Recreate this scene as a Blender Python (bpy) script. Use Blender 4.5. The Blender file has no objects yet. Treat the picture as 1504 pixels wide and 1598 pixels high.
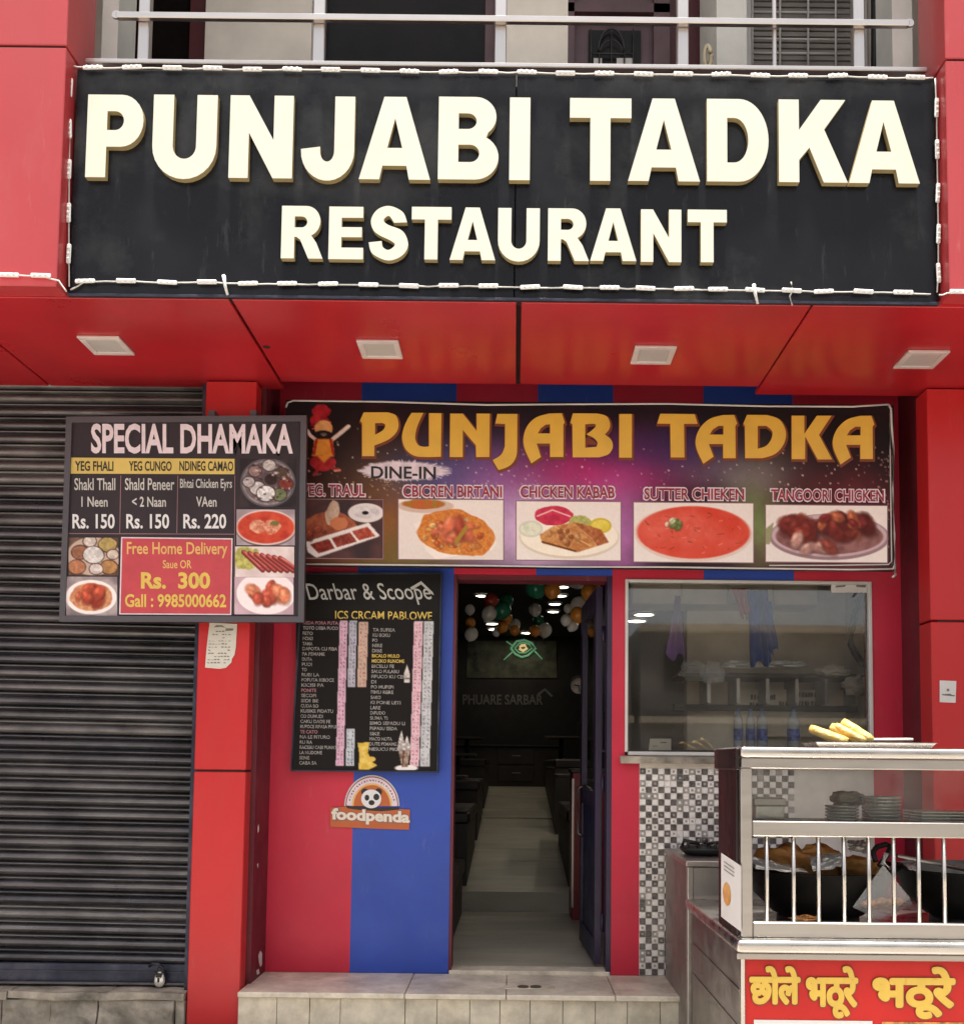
import bpy, bmesh, math, random
import numpy as np
from mathutils import Vector, Matrix, noise as mnoise

random.seed(7); RNG = np.random.default_rng(7)
SC = bpy.context.scene
COL = SC.collection

# ---------------------------------------------------------------- camera
F_PX, PPX, PPY = 1540.0, 803.0, 1091.0          # focal length and principal point on the 1504 x 1598 photograph
PITCH, ROLL = math.radians(3.7), 0.0105
EYE = Vector((0.0, 0.0, 1.5))
CAM_R = Matrix.Rotation(math.pi/2 + PITCH, 3, 'X') @ Matrix.Rotation(ROLL, 3, 'Z')
cam_data = bpy.data.cameras.new('camera'); cam = bpy.data.objects.new('camera', cam_data); COL.objects.link(cam)
cam.location = EYE; cam.rotation_euler = CAM_R.to_euler()
cam_data.sensor_fit = 'HORIZONTAL'; cam_data.sensor_width = 36.0; cam_data.lens = F_PX/1504*36.0
cam_data.shift_x = -(PPX-752.0)/1504; cam_data.shift_y = (PPY-799.0)/1504
cam_data.clip_start = 0.05; cam_data.clip_end = 500
SC.camera = cam

# ---------------------------------------------------------------- light
SUN_EL, SUN_AZ = math.radians(84), math.radians(186)     # hazy noon sun almost overhead: it lights the street and only grazes the front
world = bpy.data.worlds.new('World'); SC.world = world; world.use_nodes = True
nt = world.node_tree; bg = nt.nodes['Background']
sky = nt.nodes.new('ShaderNodeTexSky'); sky.sky_type = 'NISHITA'; sky.sun_disc = False
sky.sun_elevation = SUN_EL; sky.sun_rotation = SUN_AZ
sky.air_density = 1.0; sky.dust_density = 4.0; sky.ozone_density = 1.0
hs = nt.nodes.new('ShaderNodeHueSaturation'); hs.inputs['Saturation'].default_value = 0.22
nt.links.new(sky.outputs[0], hs.inputs['Color']); nt.links.new(hs.outputs[0], bg.inputs[0])
bg.inputs[1].default_value = 0.10
sun_d = bpy.data.lights.new('sun', 'SUN'); sun_d.energy = 4.5; sun_d.angle = math.radians(5.0); sun_d.color = (1.0, 0.96, 0.9)
sun = bpy.data.objects.new('sun', sun_d); COL.objects.link(sun)
_sd = Vector((math.sin(SUN_AZ)*math.cos(SUN_EL), math.cos(SUN_AZ)*math.cos(SUN_EL), math.sin(SUN_EL)))
sun.rotation_euler = _sd.to_track_quat('Z', 'Y').to_euler(); sun.location = (0, -3, 14)
SC.view_settings.view_transform = 'Standard'; SC.view_settings.look = 'None'
SC.view_settings.exposure = 1.35; SC.view_settings.gamma = 1.0
SC.render.engine = 'CYCLES'
SC.cycles.use_denoising = True
SC.cycles.max_bounces = 8; SC.cycles.transparent_max_bounces = 12
SC.cycles.caustics_reflective = False; SC.cycles.caustics_refractive = False

# ---------------------------------------------------------------- picture <-> place
def ray(u, v):
    return CAM_R @ Vector(((u-PPX)/F_PX, -(v-PPY)/F_PX, -1.0))
def W(u, v, Y):                     # the point that stands at distance Y and shows at u, v
    d = ray(u, v); return EYE + d*((Y-EYE.y)/d.y)
def WZ(u, v, Z):
    d = ray(u, v); return EYE + d*((Z-EYE.z)/d.z)
def XU(u, v, Y): return W(u, v, Y).x
def ZV(u, v, Y): return W(u, v, Y).z

# ---------------------------------------------------------------- objects
ORIG = {}
def _link(name, data, parent, origin):
    o = bpy.data.objects.new(name, data); COL.objects.link(o)
    ORIG[o.name] = Vector(origin)
    if parent is not None:
        o.parent = parent; o.location = Vector(origin) - ORIG[parent.name]
    else:
        o.location = origin
    return o
def tag(o, label=None, cat=None, group=None, kind=None):
    if label: o['label'] = label
    if cat: o['category'] = cat
    if group: o['group'] = group
    if kind: o['kind'] = kind
    return o
def thing(name, label, cat, origin, group=None):
    return tag(_link(name, None, None, origin), label, cat, group)
def struct(o): o['kind'] = 'structure'; return o

def mesh_of(name, verts, faces, mat, smooth=False, mats=None, fm=None):
    me = bpy.data.meshes.new(name); me.from_pydata([tuple(v) for v in verts], [], faces)
    for m in (mats or [mat]): me.materials.append(M[m] if isinstance(m, str) else m)
    if fm is not None: me.polygons.foreach_set('material_index', fm)
    if smooth: me.polygons.foreach_set('use_smooth', [True]*len(me.polygons))
    me.update(); return me
def add(name, verts, faces, mat, parent=None, origin=None, smooth=False, mats=None, fm=None):
    V = [Vector(v) for v in verts]
    if origin is None:
        lo = Vector((min(v.x for v in V), min(v.y for v in V), min(v.z for v in V)))
        hi = Vector((max(v.x for v in V), max(v.y for v in V), max(v.z for v in V)))
        origin = Vector(((lo.x+hi.x)/2, (lo.y+hi.y)/2, lo.z))
    origin = Vector(origin)
    return _link(name, mesh_of(name, [v-origin for v in V], faces, mat, smooth, mats, fm), parent, origin)
def inst(name, me, origin, parent=None, rot=None, scale=None):
    o = _link(name, me, parent, origin)
    if rot: o.rotation_euler = rot
    if scale: o.scale = scale
    return o

BOXF = [(0,3,2,1), (4,5,6,7), (0,1,5,4), (1,2,6,5), (2,3,7,6), (3,0,4,7)]
def boxv(x0, x1, y0, y1, z0, z1):
    return [(x0,y0,z0),(x1,y0,z0),(x1,y1,z0),(x0,y1,z0),(x0,y0,z1),(x1,y0,z1),(x1,y1,z1),(x0,y1,z1)]
def bevelled(verts, faces, w, seg=1):
    bm = bmesh.new(); vs = [bm.verts.new(v) for v in verts]
    for f in faces: bm.faces.new([vs[i] for i in f])
    bmesh.ops.recalc_face_normals(bm, faces=bm.faces)
    bmesh.ops.bevel(bm, geom=list(bm.edges), offset=w, segments=seg, affect='EDGES', profile=0.6)
    bm.verts.index_update()
    V = [v.co.copy() for v in bm.verts]; Fc = [[v.index for v in f.verts] for f in bm.faces]
    bm.free(); return V, Fc
def box(name, x0, x1, y0, y1, z0, z1, mat, parent=None, bev=0.0, seg=1):
    x0, x1 = min(x0,x1), max(x0,x1); z0, z1 = min(z0,z1), max(z0,z1); y0, y1 = min(y0,y1), max(y0,y1)
    v, f = boxv(x0,x1,y0,y1,z0,z1), BOXF
    if bev: v, f = bevelled(v, f, bev, seg)
    return add(name, v, f, mat, parent)
def boxpx(name, u0, v0, u1, v1, Y0, Y1, mat, parent=None, bev=0.0):
    um, vm = (u0+u1)/2, (v0+v1)/2
    return box(name, XU(u0,vm,Y0), XU(u1,vm,Y0), Y0, Y1, ZV(um,v1,Y0), ZV(um,v0,Y0), mat, parent, bev)
def tube_v(pts, r, n=8, closed_ends=True):
    pts = [Vector(p) for p in pts]; V = []; Fc = []
    rs = r if isinstance(r, (list, tuple)) else [r]*len(pts)
    up = Vector((0,0,1))
    for i, p in enumerate(pts):
        d = (pts[min(i+1,len(pts)-1)] - pts[max(i-1,0)]).normalized()
        a = d.cross(up)
        if a.length < 1e-3: a = d.cross(Vector((1,0,0)))
        a.normalize(); b = a.cross(d).normalized()
        for k in range(n):
            t = 2*math.pi*k/n; V.append(p + a*(math.cos(t)*rs[i]) + b*(math.sin(t)*rs[i]))
    for i in range(len(pts)-1):
        for k in range(n):
            Fc.append((i*n+k, (i+1)*n+k, (i+1)*n+(k+1)%n, i*n+(k+1)%n))
    if closed_ends:
        Fc.append(tuple(range(n))); Fc.append(tuple(reversed(range((len(pts)-1)*n, len(pts)*n))))
    return V, Fc
def tube(name, pts, r, mat, parent=None, n=8):
    v, f = tube_v(pts, r, n); return add(name, v, f, mat, parent, smooth=True)
def lathe_v(prof, c, n=24, ax='Z'):
    V = []; Fc = []
    for (r, h) in prof:
        for k in range(n):
            t = 2*math.pi*k/n
            if ax == 'Z': V.append(Vector((c[0]+r*math.cos(t), c[1]+r*math.sin(t), c[2]+h)))
            else: V.append(Vector((c[0]+r*math.cos(t), c[1]+h, c[2]+r*math.sin(t))))
    for i in range(len(prof)-1):
        for k in range(n):
            q = (i*n+k, i*n+(k+1)%n, (i+1)*n+(k+1)%n, (i+1)*n+k)
            Fc.append(q if ax == 'Z' else q[::-1])
    return V, Fc
def lathe(name, prof, c, mat, parent=None, n=24, ax='Z'):
    v, f = lathe_v(prof, c, n, ax); return add(name, v, f, mat, parent, smooth=True)
def merge(*vf):
    V = []; Fc = []
    for v, f in vf:
        b = len(V); V += list(v); Fc += [tuple(i+b for i in q) for q in f]
    return V, Fc

# ---------------------------------------------------------------- materials
M = {}
def s2l(c):
    return tuple((x/12.92 if x <= 0.04045 else ((x+0.055)/1.055)**2.4) for x in c)
def mat(name, col, rough=0.5, metal=0.0, var=0.12, vscale=3.0, bump=0.0, bscale=40.0, coat=0.0, coat_r=0.1, col2=None, stretch=(1,1,1),
        spec=0.5, emit=None, es=0.0, rvar=0.1, trans=0.0, dirt_sheen=0.0, dirt_sheen_c=(.12,.10,.08), dscale=1.3, alpha=1.0, scuff=0.0, scuffc=(.6,.5,.45)):
    m = bpy.data.materials.new(name); m.use_nodes = True; n = m.node_tree; L = n.links
    b = n.nodes['Principled BSDF']
    b.inputs['Roughness'].default_value = rough; b.inputs['Metallic'].default_value = metal
    b.inputs['Coat Weight'].default_value = coat; b.inputs['Coat Roughness'].default_value = coat_r
    b.inputs['Specular IOR Level'].default_value = spec; b.inputs['Transmission Weight'].default_value = trans
    b.inputs['Alpha'].default_value = alpha
    tc = n.nodes.new('ShaderNodeTexCoord'); mp = n.nodes.new('ShaderNodeMapping'); mp.inputs['Scale'].default_value = stretch
    geo = n.nodes.new('ShaderNodeNewGeometry')
    L.new(geo.outputs['Position'], mp.inputs['Vector'])
    nz = n.nodes.new('ShaderNodeTexNoise'); nz.inputs['Scale'].default_value = vscale; nz.inputs['Detail'].default_value = 6; nz.inputs['Roughness'].default_value = 0.6
    L.new(mp.outputs[0], nz.inputs['Vector'])
    mx = n.nodes.new('ShaderNodeMix'); mx.data_type = 'RGBA'
    c2 = col2 or tuple(x*(1-var*2.2) for x in col)
    c1 = col if col2 else tuple(min(1, x*(1+var*.8)) for x in col)
    mx.inputs[6].default_value = (*c2, 1); mx.inputs[7].default_value = (*c1, 1)
    rp = n.nodes.new('ShaderNodeMapRange'); rp.inputs[1].default_value = 0.3; rp.inputs[2].default_value = 0.7
    L.new(nz.outputs[0], rp.inputs[0]); L.new(rp.outputs[0], mx.inputs[0])
    out = mx.outputs[2]
    if dirt_sheen:
        dn = n.nodes.new('ShaderNodeTexNoise'); dn.inputs['Scale'].default_value = dscale; dn.inputs['Detail'].default_value = 9; dn.inputs['Roughness'].default_value = 0.68
        L.new(mp.outputs[0], dn.inputs['Vector'])
        dr = n.nodes.new('ShaderNodeMapRange'); dr.inputs[1].default_value = 0.5; dr.inputs[2].default_value = 0.75; dr.inputs[4].default_value = dirt_sheen
        L.new(dn.outputs[0], dr.inputs[0])
        m2 = n.nodes.new('ShaderNodeMix'); m2.data_type = 'RGBA'; m2.inputs[7].default_value = (*dirt_sheen_c, 1)
        L.new(dr.outputs[0], m2.inputs[0]); L.new(out, m2.inputs[6]); out = m2.outputs[2]
    if scuff:                       # thin scratches, drips and rubbed marks
        sm_ = n.nodes.new('ShaderNodeMapping'); sm_.inputs['Scale'].default_value = (7, 7, 1.1); sm_.inputs['Rotation'].default_value = (0, .12, 0)
        sn = n.nodes.new('ShaderNodeTexNoise'); sn.inputs['Scale'].default_value = 3.0; sn.inputs['Detail'].default_value = 8; sn.inputs['Roughness'].default_value = .72
        L.new(geo.outputs['Position'], sm_.inputs['Vector']); L.new(sm_.outputs[0], sn.inputs['Vector'])
        s2 = n.nodes.new('ShaderNodeTexNoise'); s2.inputs['Scale'].default_value = 9.0; s2.inputs['Detail'].default_value = 10; s2.inputs['Roughness'].default_value = .8
        L.new(geo.outputs['Position'], s2.inputs['Vector'])
        r1 = n.nodes.new('ShaderNodeMapRange'); r1.inputs[1].default_value = .60; r1.inputs[2].default_value = .74; r1.inputs[4].default_value = scuff
        r2 = n.nodes.new('ShaderNodeMapRange'); r2.inputs[1].default_value = .66; r2.inputs[2].default_value = .72; r2.inputs[4].default_value = scuff
        L.new(sn.outputs[0], r1.inputs[0]); L.new(s2.outputs[0], r2.inputs[0])
        mxx = n.nodes.new('ShaderNodeMath'); mxx.operation = 'MAXIMUM'; L.new(r1.outputs[0], mxx.inputs[0]); L.new(r2.outputs[0], mxx.inputs[1])
        m3 = n.nodes.new('ShaderNodeMix'); m3.data_type = 'RGBA'; m3.inputs[7].default_value = (*scuffc, 1)
        L.new(mxx.outputs[0], m3.inputs[0]); L.new(out, m3.inputs[6]); out = m3.outputs[2]
    L.new(out, b.inputs['Base Color'])
    if rvar:
        rr = n.nodes.new('ShaderNodeMapRange'); rr.inputs[1].default_value = .25; rr.inputs[2].default_value = .75
        rr.inputs[3].default_value = max(0, rough-rvar*.6); rr.inputs[4].default_value = min(1, rough+rvar)
        n2 = n.nodes.new('ShaderNodeTexNoise'); n2.inputs['Scale'].default_value = vscale*2.3; n2.inputs['Detail'].default_value = 7
        L.new(mp.outputs[0], n2.inputs['Vector']); L.new(n2.outputs[0], rr.inputs[0]); L.new(rr.outputs[0], b.inputs['Roughness'])
    if bump:
        bn = n.nodes.new('ShaderNodeTexNoise'); bn.inputs['Scale'].default_value = bscale; bn.inputs['Detail'].default_value = 4
        L.new(mp.outputs[0], bn.inputs['Vector'])
        bp = n.nodes.new('ShaderNodeBump'); bp.inputs['Strength'].default_value = bump; bp.inputs['Distance'].default_value = 0.01
        L.new(bn.outputs[0], bp.inputs['Height']); L.new(bp.outputs[0], b.inputs['Normal'])
    if emit:
        b.inputs['Emission Color'].default_value = (*emit, 1); b.inputs['Emission Strength'].default_value = es
    M[name] = m; return m

def mat_print(name, rough=0.45, spec=0.18):           # flat print: colour comes with the sheet's own picture
    m = bpy.data.materials.new(name); m.use_nodes = True; n = m.node_tree
    b = n.nodes['Principled BSDF']; b.inputs['Roughness'].default_value = rough; b.inputs['Specular IOR Level'].default_value = spec
    a = n.nodes.new('ShaderNodeAttribute'); a.attribute_name = 'Col'
    n.links.new(a.outputs['Color'], b.inputs['Base Color']); M[name] = m
def mat_glass(name, tint=(.93,.95,.93), dirt_sheen=0.05, rough=0.02):
    m = bpy.data.materials.new(name); m.use_nodes = True; n = m.node_tree; L = n.links
    n.nodes.remove(n.nodes['Principled BSDF']); out = n.nodes['Material Output']
    tr = n.nodes.new('ShaderNodeBsdfTransparent'); tr.inputs[0].default_value = (*tint, 1)
    gl = n.nodes.new('ShaderNodeBsdfGlossy'); gl.inputs['Roughness'].default_value = rough
    fr = n.nodes.new('ShaderNodeFresnel'); fr.inputs[0].default_value = 1.52
    df = n.nodes.new('ShaderNodeBsdfDiffuse'); df.inputs[0].default_value = (.55,.53,.48,1)
    m1 = n.nodes.new('ShaderNodeMixShader'); m2 = n.nodes.new('ShaderNodeMixShader')
    ad = n.nodes.new('ShaderNodeMath'); ad.operation = 'MULTIPLY'; ad.inputs[1].default_value = 1.8; ad.use_clamp = True
    L.new(fr.outputs[0], ad.inputs[0])
    L.new(ad.outputs[0], m1.inputs[0]); L.new(tr.outputs[0], m1.inputs[1]); L.new(gl.outputs[0], m1.inputs[2])
    nz = n.nodes.new('ShaderNodeTexNoise'); nz.inputs['Scale'].default_value = 3.5; nz.inputs['Detail'].default_value = 8
    geo = n.nodes.new('ShaderNodeNewGeometry'); L.new(geo.outputs['Position'], nz.inputs['Vector'])
    mr = n.nodes.new('ShaderNodeMapRange'); mr.inputs[1].default_value = .35; mr.inputs[2].default_value = .8; mr.inputs[4].default_value = dirt_sheen*2
    L.new(nz.outputs[0], mr.inputs[0]); L.new(mr.outputs[0], m2.inputs[0])
    L.new(m1.outputs[0], m2.inputs[1]); L.new(df.outputs[0], m2.inputs[2]); L.new(m2.outputs[0], out.inputs[0]); M[name] = m

mat('red_panel', (.55,.024,.026), .34, scuff=.26, scuffc=(.50,.17,.15), bump=.10, bscale=2.2, spec=.35, coat=.08, coat_r=.12, var=.06, vscale=1.2, rvar=.14, dirt_sheen=.22, dirt_sheen_c=(.36,.10,.085), dscale=3.2, stretch=(1,1,.35))
mat('red_sky_sheen', (.45,.042,.047), .34, scuff=.26, scuffc=(.58,.24,.22), bump=.10, bscale=2.2, coat=.15, coat_r=.12, var=.05, vscale=1.2, rvar=.14, dirt_sheen=.3, dirt_sheen_c=(.46,.13,.12), dscale=3.2, stretch=(1,1,.35))  # panel red with the pale sky reflection mixed into its colour
mat('red_soffit', (.45,.018,.025), .30, scuff=.10, scuffc=(.36,.10,.09), spec=.4, coat=.15, coat_r=.2, bump=.10, bscale=2.2, var=.10, vscale=1.5, rvar=.06, dirt_sheen=.12, dirt_sheen_c=(.28,.07,.06))
mat('crimson_wall', (.60,.018,.050), .48, scuff=.35, scuffc=(.55,.18,.18), var=.06, vscale=2, dirt_sheen=.18, dirt_sheen_c=(.46,.08,.09), bump=.02, bscale=60)
mat('blue_wall', (.026,.072,.42), .48, scuff=.35, scuffc=(.18,.22,.42), var=.08, vscale=2, dirt_sheen=.16, dirt_sheen_c=(.09,.12,.30), bump=.02, bscale=60)
mat('maroon_wall', (.13,.012,.022), .5, scuff=.25, scuffc=(.40,.30,.28), var=.12, dirt_sheen=.18, dirt_sheen_c=(.25,.12,.11))
mat('seam_dark', (.02,.008,.008), .7)
mat('black_board', (.006,.006,.008), .26, spec=.22, var=.1, rvar=.16, vscale=1.6, dirt_sheen=.6, dirt_sheen_c=(.060,.059,.057), dscale=1.7, scuff=.10, scuffc=(.25,.25,.25))  # grey patches imitate cloudy reflections, put into the board's colour
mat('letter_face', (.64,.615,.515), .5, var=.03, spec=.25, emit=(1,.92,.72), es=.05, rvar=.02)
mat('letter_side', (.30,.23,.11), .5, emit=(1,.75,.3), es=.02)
mat('led_white', (.78,.77,.74), .35, var=.04, bump=.4, bscale=260)
mat('wire_white', (.62,.60,.56), .5)
mat('cream_wall', (.76,.70,.61), .75, var=.07, dirt_sheen=.2, dirt_sheen_c=(.36,.31,.25), bump=.05)
mat('white_plaster', (.68,.67,.62), .75, var=.06, dirt_sheen=.3, dirt_sheen_c=(.42,.40,.35), bump=.08)
mat('steel', (.60,.57,.53), .26, metal=1, var=.05, vscale=5, rvar=.12, dirt_sheen=.08, dirt_sheen_c=(.5,.46,.42), dscale=7)
mat('steel_brushed', (.45,.42,.385), .36, scuff=.12, scuffc=(.26,.23,.2), metal=1, var=.06, vscale=6, rvar=.12, stretch=(.25,1,3), dirt_sheen=.15, dirt_sheen_c=(.45,.41,.37), dscale=5)
mat('steel_dull', (.38,.355,.325), .42, scuff=.2, scuffc=(.2,.17,.14), metal=1, var=.12, vscale=4, rvar=.2, dirt_sheen=.35, dirt_sheen_c=(.26,.23,.20), dscale=5)
mat('rail_steel', (.55,.51,.485), .30, metal=1, var=.03, rvar=.03)
mat('dark_glass', (.014,.012,.011), .2, spec=.12, var=.2, rvar=.03)
mat('dark_room', (.03,.022,.02), .8)
mat('purple_wood', (.095,.045,.052), .5, var=.15)
mat('maroon_door', (.10,.018,.022), .5)
mat('grille_iron', (.05,.045,.045), .5, metal=.6)
mat('white_paint', (.70,.69,.66), .45, var=.06, dirt_sheen=.12)
mat('shutter_steel', (.15,.143,.148), .35, metal=.7, var=.25, vscale=5, stretch=(.5,1,1), rvar=.2, dirt_sheen=.45, dirt_sheen_c=(.20,.18,.16), dscale=5)
mat('shutter_worn', (.19,.18,.178), .42, metal=.5, var=.3, vscale=6, stretch=(.5,1,1), rvar=.2, dirt_sheen=.55, dirt_sheen_c=(.25,.225,.20), dscale=7, scuff=.2, scuffc=(.40,.36,.32))
mat('shutter_dark', (.11,.107,.118), .33, metal=.7, var=.3, vscale=4, stretch=(.5,1,1), rvar=.2, dirt_sheen=.35, dirt_sheen_c=(.19,.17,.15), dscale=5, scuff=.15, scuffc=(.36,.33,.3))
mat('shutter_bar', (.035,.04,.07), .38, metal=.4, var=.3, vscale=6, rvar=.2, dirt_sheen=.4, dirt_sheen_c=(.13,.115,.10), dscale=6)
mat('stone', (.42,.37,.295), .85, var=.3, vscale=7, bump=.6, bscale=22, dirt_sheen=.7, dirt_sheen_c=(.19,.155,.115), dscale=6)
mat('marble', (.80,.71,.55), .45, var=.16, vscale=7, dirt_sheen=.6, dirt_sheen_c=(.42,.33,.21), dscale=6, bump=.04, rvar=.2)
mat('marble_top', (.78,.70,.56), .42, var=.16, vscale=6, dirt_sheen=.7, dirt_sheen_c=(.36,.28,.19), dscale=7, rvar=.2)
mat('grout', (.10,.085,.065), .9)
mat('asphalt', (.34,.31,.27), .9, var=.2, vscale=4, bump=.4, bscale=60)
mat('pavement', (.46,.43,.385), .85, var=.15, vscale=2)
mat('sign_brown', (.044,.033,.038), .45, spec=.2, var=.08)
mat('sign_frame', (.085,.075,.085), .4, var=.05)
mat('ink_white', (.78,.76,.76), .5, var=.03)
mat('ink_pink', (.80,.69,.73), .5, var=.05, vscale=30)
mat('ink_yellow', (.76,.53,.10), .45, var=.06, vscale=12)
mat('ink_pale_orange', (.80,.47,.15), .5, var=.05)
mat('ink_black', (.02,.017,.016), .5)
mat('ink_yellow_box', (.70,.52,.13), .5, var=.06)
mat('ink_red_box', (.56,.06,.075), .45, var=.07, vscale=8)
mat('ink_line', (.30,.16,.17), .5)
mat('ink_white_soft', (.62,.60,.56), .5)
mat('ink_gold', (.76,.46,.06), .40, var=.05, vscale=7)
mat('ink_gold_edge', (.20,.045,.012), .45, var=.1)
mat('ink_darkred', (.33,.025,.05), .5)
mat('ink_cream', (.82,.74,.62), .5, var=.05)
mat('ink_deep_orange', (.55,.13,.03), .45, var=.1)
mat('board_black', (.012,.010,.009), .45, spec=.2, var=.2, dirt_sheen=.15, dirt_sheen_c=(.04,.035,.03))
mat('paper', (.66,.61,.53), .8, var=.05)
mat('paper_white', (.72,.71,.69), .7, var=.04)
mat('tile_white', (.88,.82,.77), .22, var=.09, vscale=40, rvar=.05)
mat('tile_dark', (.165,.145,.135), .22, var=.3, vscale=40, rvar=.05)
mat('tile_grey', (.42,.38,.35), .25, var=.2, vscale=40)
mat('tile_grout', (.80,.73,.65), .85)
mat('door_purple', (.030,.017,.05), .4, var=.15)
mat('blue_dark', (.012,.014,.05), .4)
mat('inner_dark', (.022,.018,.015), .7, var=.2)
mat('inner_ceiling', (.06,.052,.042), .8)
mat('inner_floor', (.52,.475,.38), .34, var=.12, vscale=3, dirt_sheen=.55, dirt_sheen_c=(.17,.145,.105), dscale=2.5, stretch=(.35,1.6,1))
mat('kitchen_wall', (.74,.66,.53), .8, var=.12, dirt_sheen=.35, dirt_sheen_c=(.17,.14,.11))
mat('kitchen_cream', (.74,.65,.50), .7, var=.1)
mat('shelf_dark', (.05,.042,.035), .6)
mat('cloth_blue', (.035,.12,.45), .8, var=.15)
mat('cloth_purple', (.22,.10,.32), .8, var=.2)
mat('cloth_orange', (.65,.16,.06), .8)
mat('plastic_clear', (.62,.62,.60), .25, var=.1, alpha=.34)
mat('bottle_plastic', (.50,.58,.68), .12, var=.1, alpha=.6)
mat('bottle_label', (.10,.17,.60), .4, var=.4, vscale=40)
mat('bottle_cap', (.12,.16,.42), .4)
mat('cable_black', (.012,.012,.012), .5)
mat('wok_iron', (.007,.0065,.006), .6, spec=.2, var=.3, vscale=8, rvar=.2, bump=.1)
mat('fried_bread', (.80,.42,.13), .5, var=.35, vscale=14, bump=.5, bscale=30, col2=(.45,.17,.045))
mat('fried_snack', (.72,.30,.09), .5, var=.4, vscale=30, bump=.5, bscale=60)
mat('foil', (.88,.86,.82), .25, metal=.45, var=.1, bump=.7, bscale=35)
mat('corn_yellow', (.72,.45,.07), .45, bump=.7, bscale=70, var=.2, vscale=20, col2=(.74,.55,.22))
mat('cart_red', (.56,.022,.018), .45, scuff=.15, scuffc=(.5,.15,.12), var=.07, spec=.3)
mat('cart_guard', (.05,.036,.034), .3, metal=.6, var=.35, vscale=5, stretch=(1,1,.3), rvar=.15)
mat('ink_cart_yellow', (.76,.50,.08), .4, var=.06, vscale=9)
mat('ink_cart_edge', (.28,.05,.02), .5)
mat('steel_plate', (.88,.90,.85), .25, metal=.45, var=.06, rvar=.1)
mat('rubber_black', (.016,.015,.014), .55, bump=.1)
mat('lens_grey', (.50,.47,.44), .4, var=.08)
mat('light_frame', (.66,.58,.55), .35)
mat('balloon_orange', (.75,.28,.04), .22, spec=.6, var=.05)
mat('balloon_white', (.82,.80,.76), .22, spec=.6, var=.05)
mat('balloon_green', (.03,.26,.15), .22, spec=.6, var=.05)
mat('balloon_red', (.55,.08,.05), .22, spec=.6, var=.05)
mat('balloon_blue', (.02,.04,.20), .22, spec=.6, var=.05)
mat('lamp_glow', (.9,.88,.8), .5, emit=(1,.9,.74), es=10)
mat('neon_green', (.2,.5,.3), .5, emit=(.35,.9,.45), es=.06)
mat('neon_yellow', (.6,.5,.3), .5, emit=(1,.75,.35), es=.2)
mat('poster_dim', (.10,.105,.06), .6, var=.4, vscale=5)
mat('wall_letter', (.17,.165,.155), .5)
mat('clock_face', (.62,.52,.50), .4, var=.2, vscale=12)
mat('cabinet_red', (.24,.02,.025), .4)
mat('louvre_grey', (.34,.31,.28), .6, var=.15)
mat('coil_cream', (.62,.53,.36), .6)
mat('opp_wall', (.26,.22,.17), .8, var=.15, dirt_sheen=.35, vscale=.5, dscale=.5)
mat('opp_wall_grey', (.22,.21,.19), .8, var=.15, dirt_sheen=.35, vscale=.5, dscale=.5)
mat('opp_glass', (.09,.085,.075), .3)
mat('brass', (.42,.31,.10), .35, metal=1)
mat('lock_steel', (.72,.70,.64), .3, metal=.5)
mat_print('print'); mat_print('print_gloss', .25, .5); mat_print('print_matt', .6, .3)
mat_glass('window_glass', (.985,.985,.97), .035); mat_glass('cart_glass', (.92,.92,.90), .08)

# ---------------------------------------------------------------- lettering
_TX = {}
def text_shape(s, bold=0.0, res=3):
    k = (s, bold)
    if k not in _TX:
        c = bpy.data.curves.new('lettering', 'FONT'); c.body = s; c.size = 1; c.offset = bold; c.resolution_u = res; c.fill_mode = 'FRONT'
        o = bpy.data.objects.new('lettering', c); COL.objects.link(o)
        dg = bpy.context.evaluated_depsgraph_get(); dg.update()
        me = bpy.data.meshes.new_from_object(o.evaluated_get(dg))
        V = np.array([v.co[:] for v in me.vertices]); Fc = [tuple(p.vertices) for p in me.polygons]
        bpy.data.meshes.remove(me); bpy.data.objects.remove(o); bpy.data.curves.remove(c)
        _TX[k] = (V, Fc)
    return _TX[k]
def contour_shape(contours, extrude=0.0, offset=0.0, fill='BOTH'):
    c = bpy.data.curves.new('lettering', 'CURVE'); c.dimensions = '2D'; c.fill_mode = fill if extrude or fill != 'BOTH' else 'FRONT'
    c.extrude = extrude; c.offset = offset
    for pts in contours:
        sp = c.splines.new('POLY'); sp.points.add(len(pts)-1); sp.use_cyclic_u = True
        for p, q in zip(sp.points, pts): p.co = (q[0], q[1], 0, 1)
    o = bpy.data.objects.new('lettering', c); COL.objects.link(o)
    dg = bpy.context.evaluated_depsgraph_get(); dg.update()
    me = bpy.data.meshes.new_from_object(o.evaluated_get(dg))
    V = np.array([v.co[:] for v in me.vertices]); Fc = [tuple(p.vertices) for p in me.polygons]
    bpy.data.meshes.remove(me); bpy.data.objects.remove(o); bpy.data.curves.remove(c)
    return V, Fc
def face_cam(V, Fc):                # make flat faces look towards -Y
    out = []
    for f in Fc:
        a, b, c = Vector(V[f[0]]), Vector(V[f[1]]), Vector(V[f[2]])
        out.append(f if (b-a).cross(c-a).y <= 0 else tuple(reversed(f)))
    return out
SLOPE = 0.0105                      # how the camera's roll tilts a level line in the picture
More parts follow.
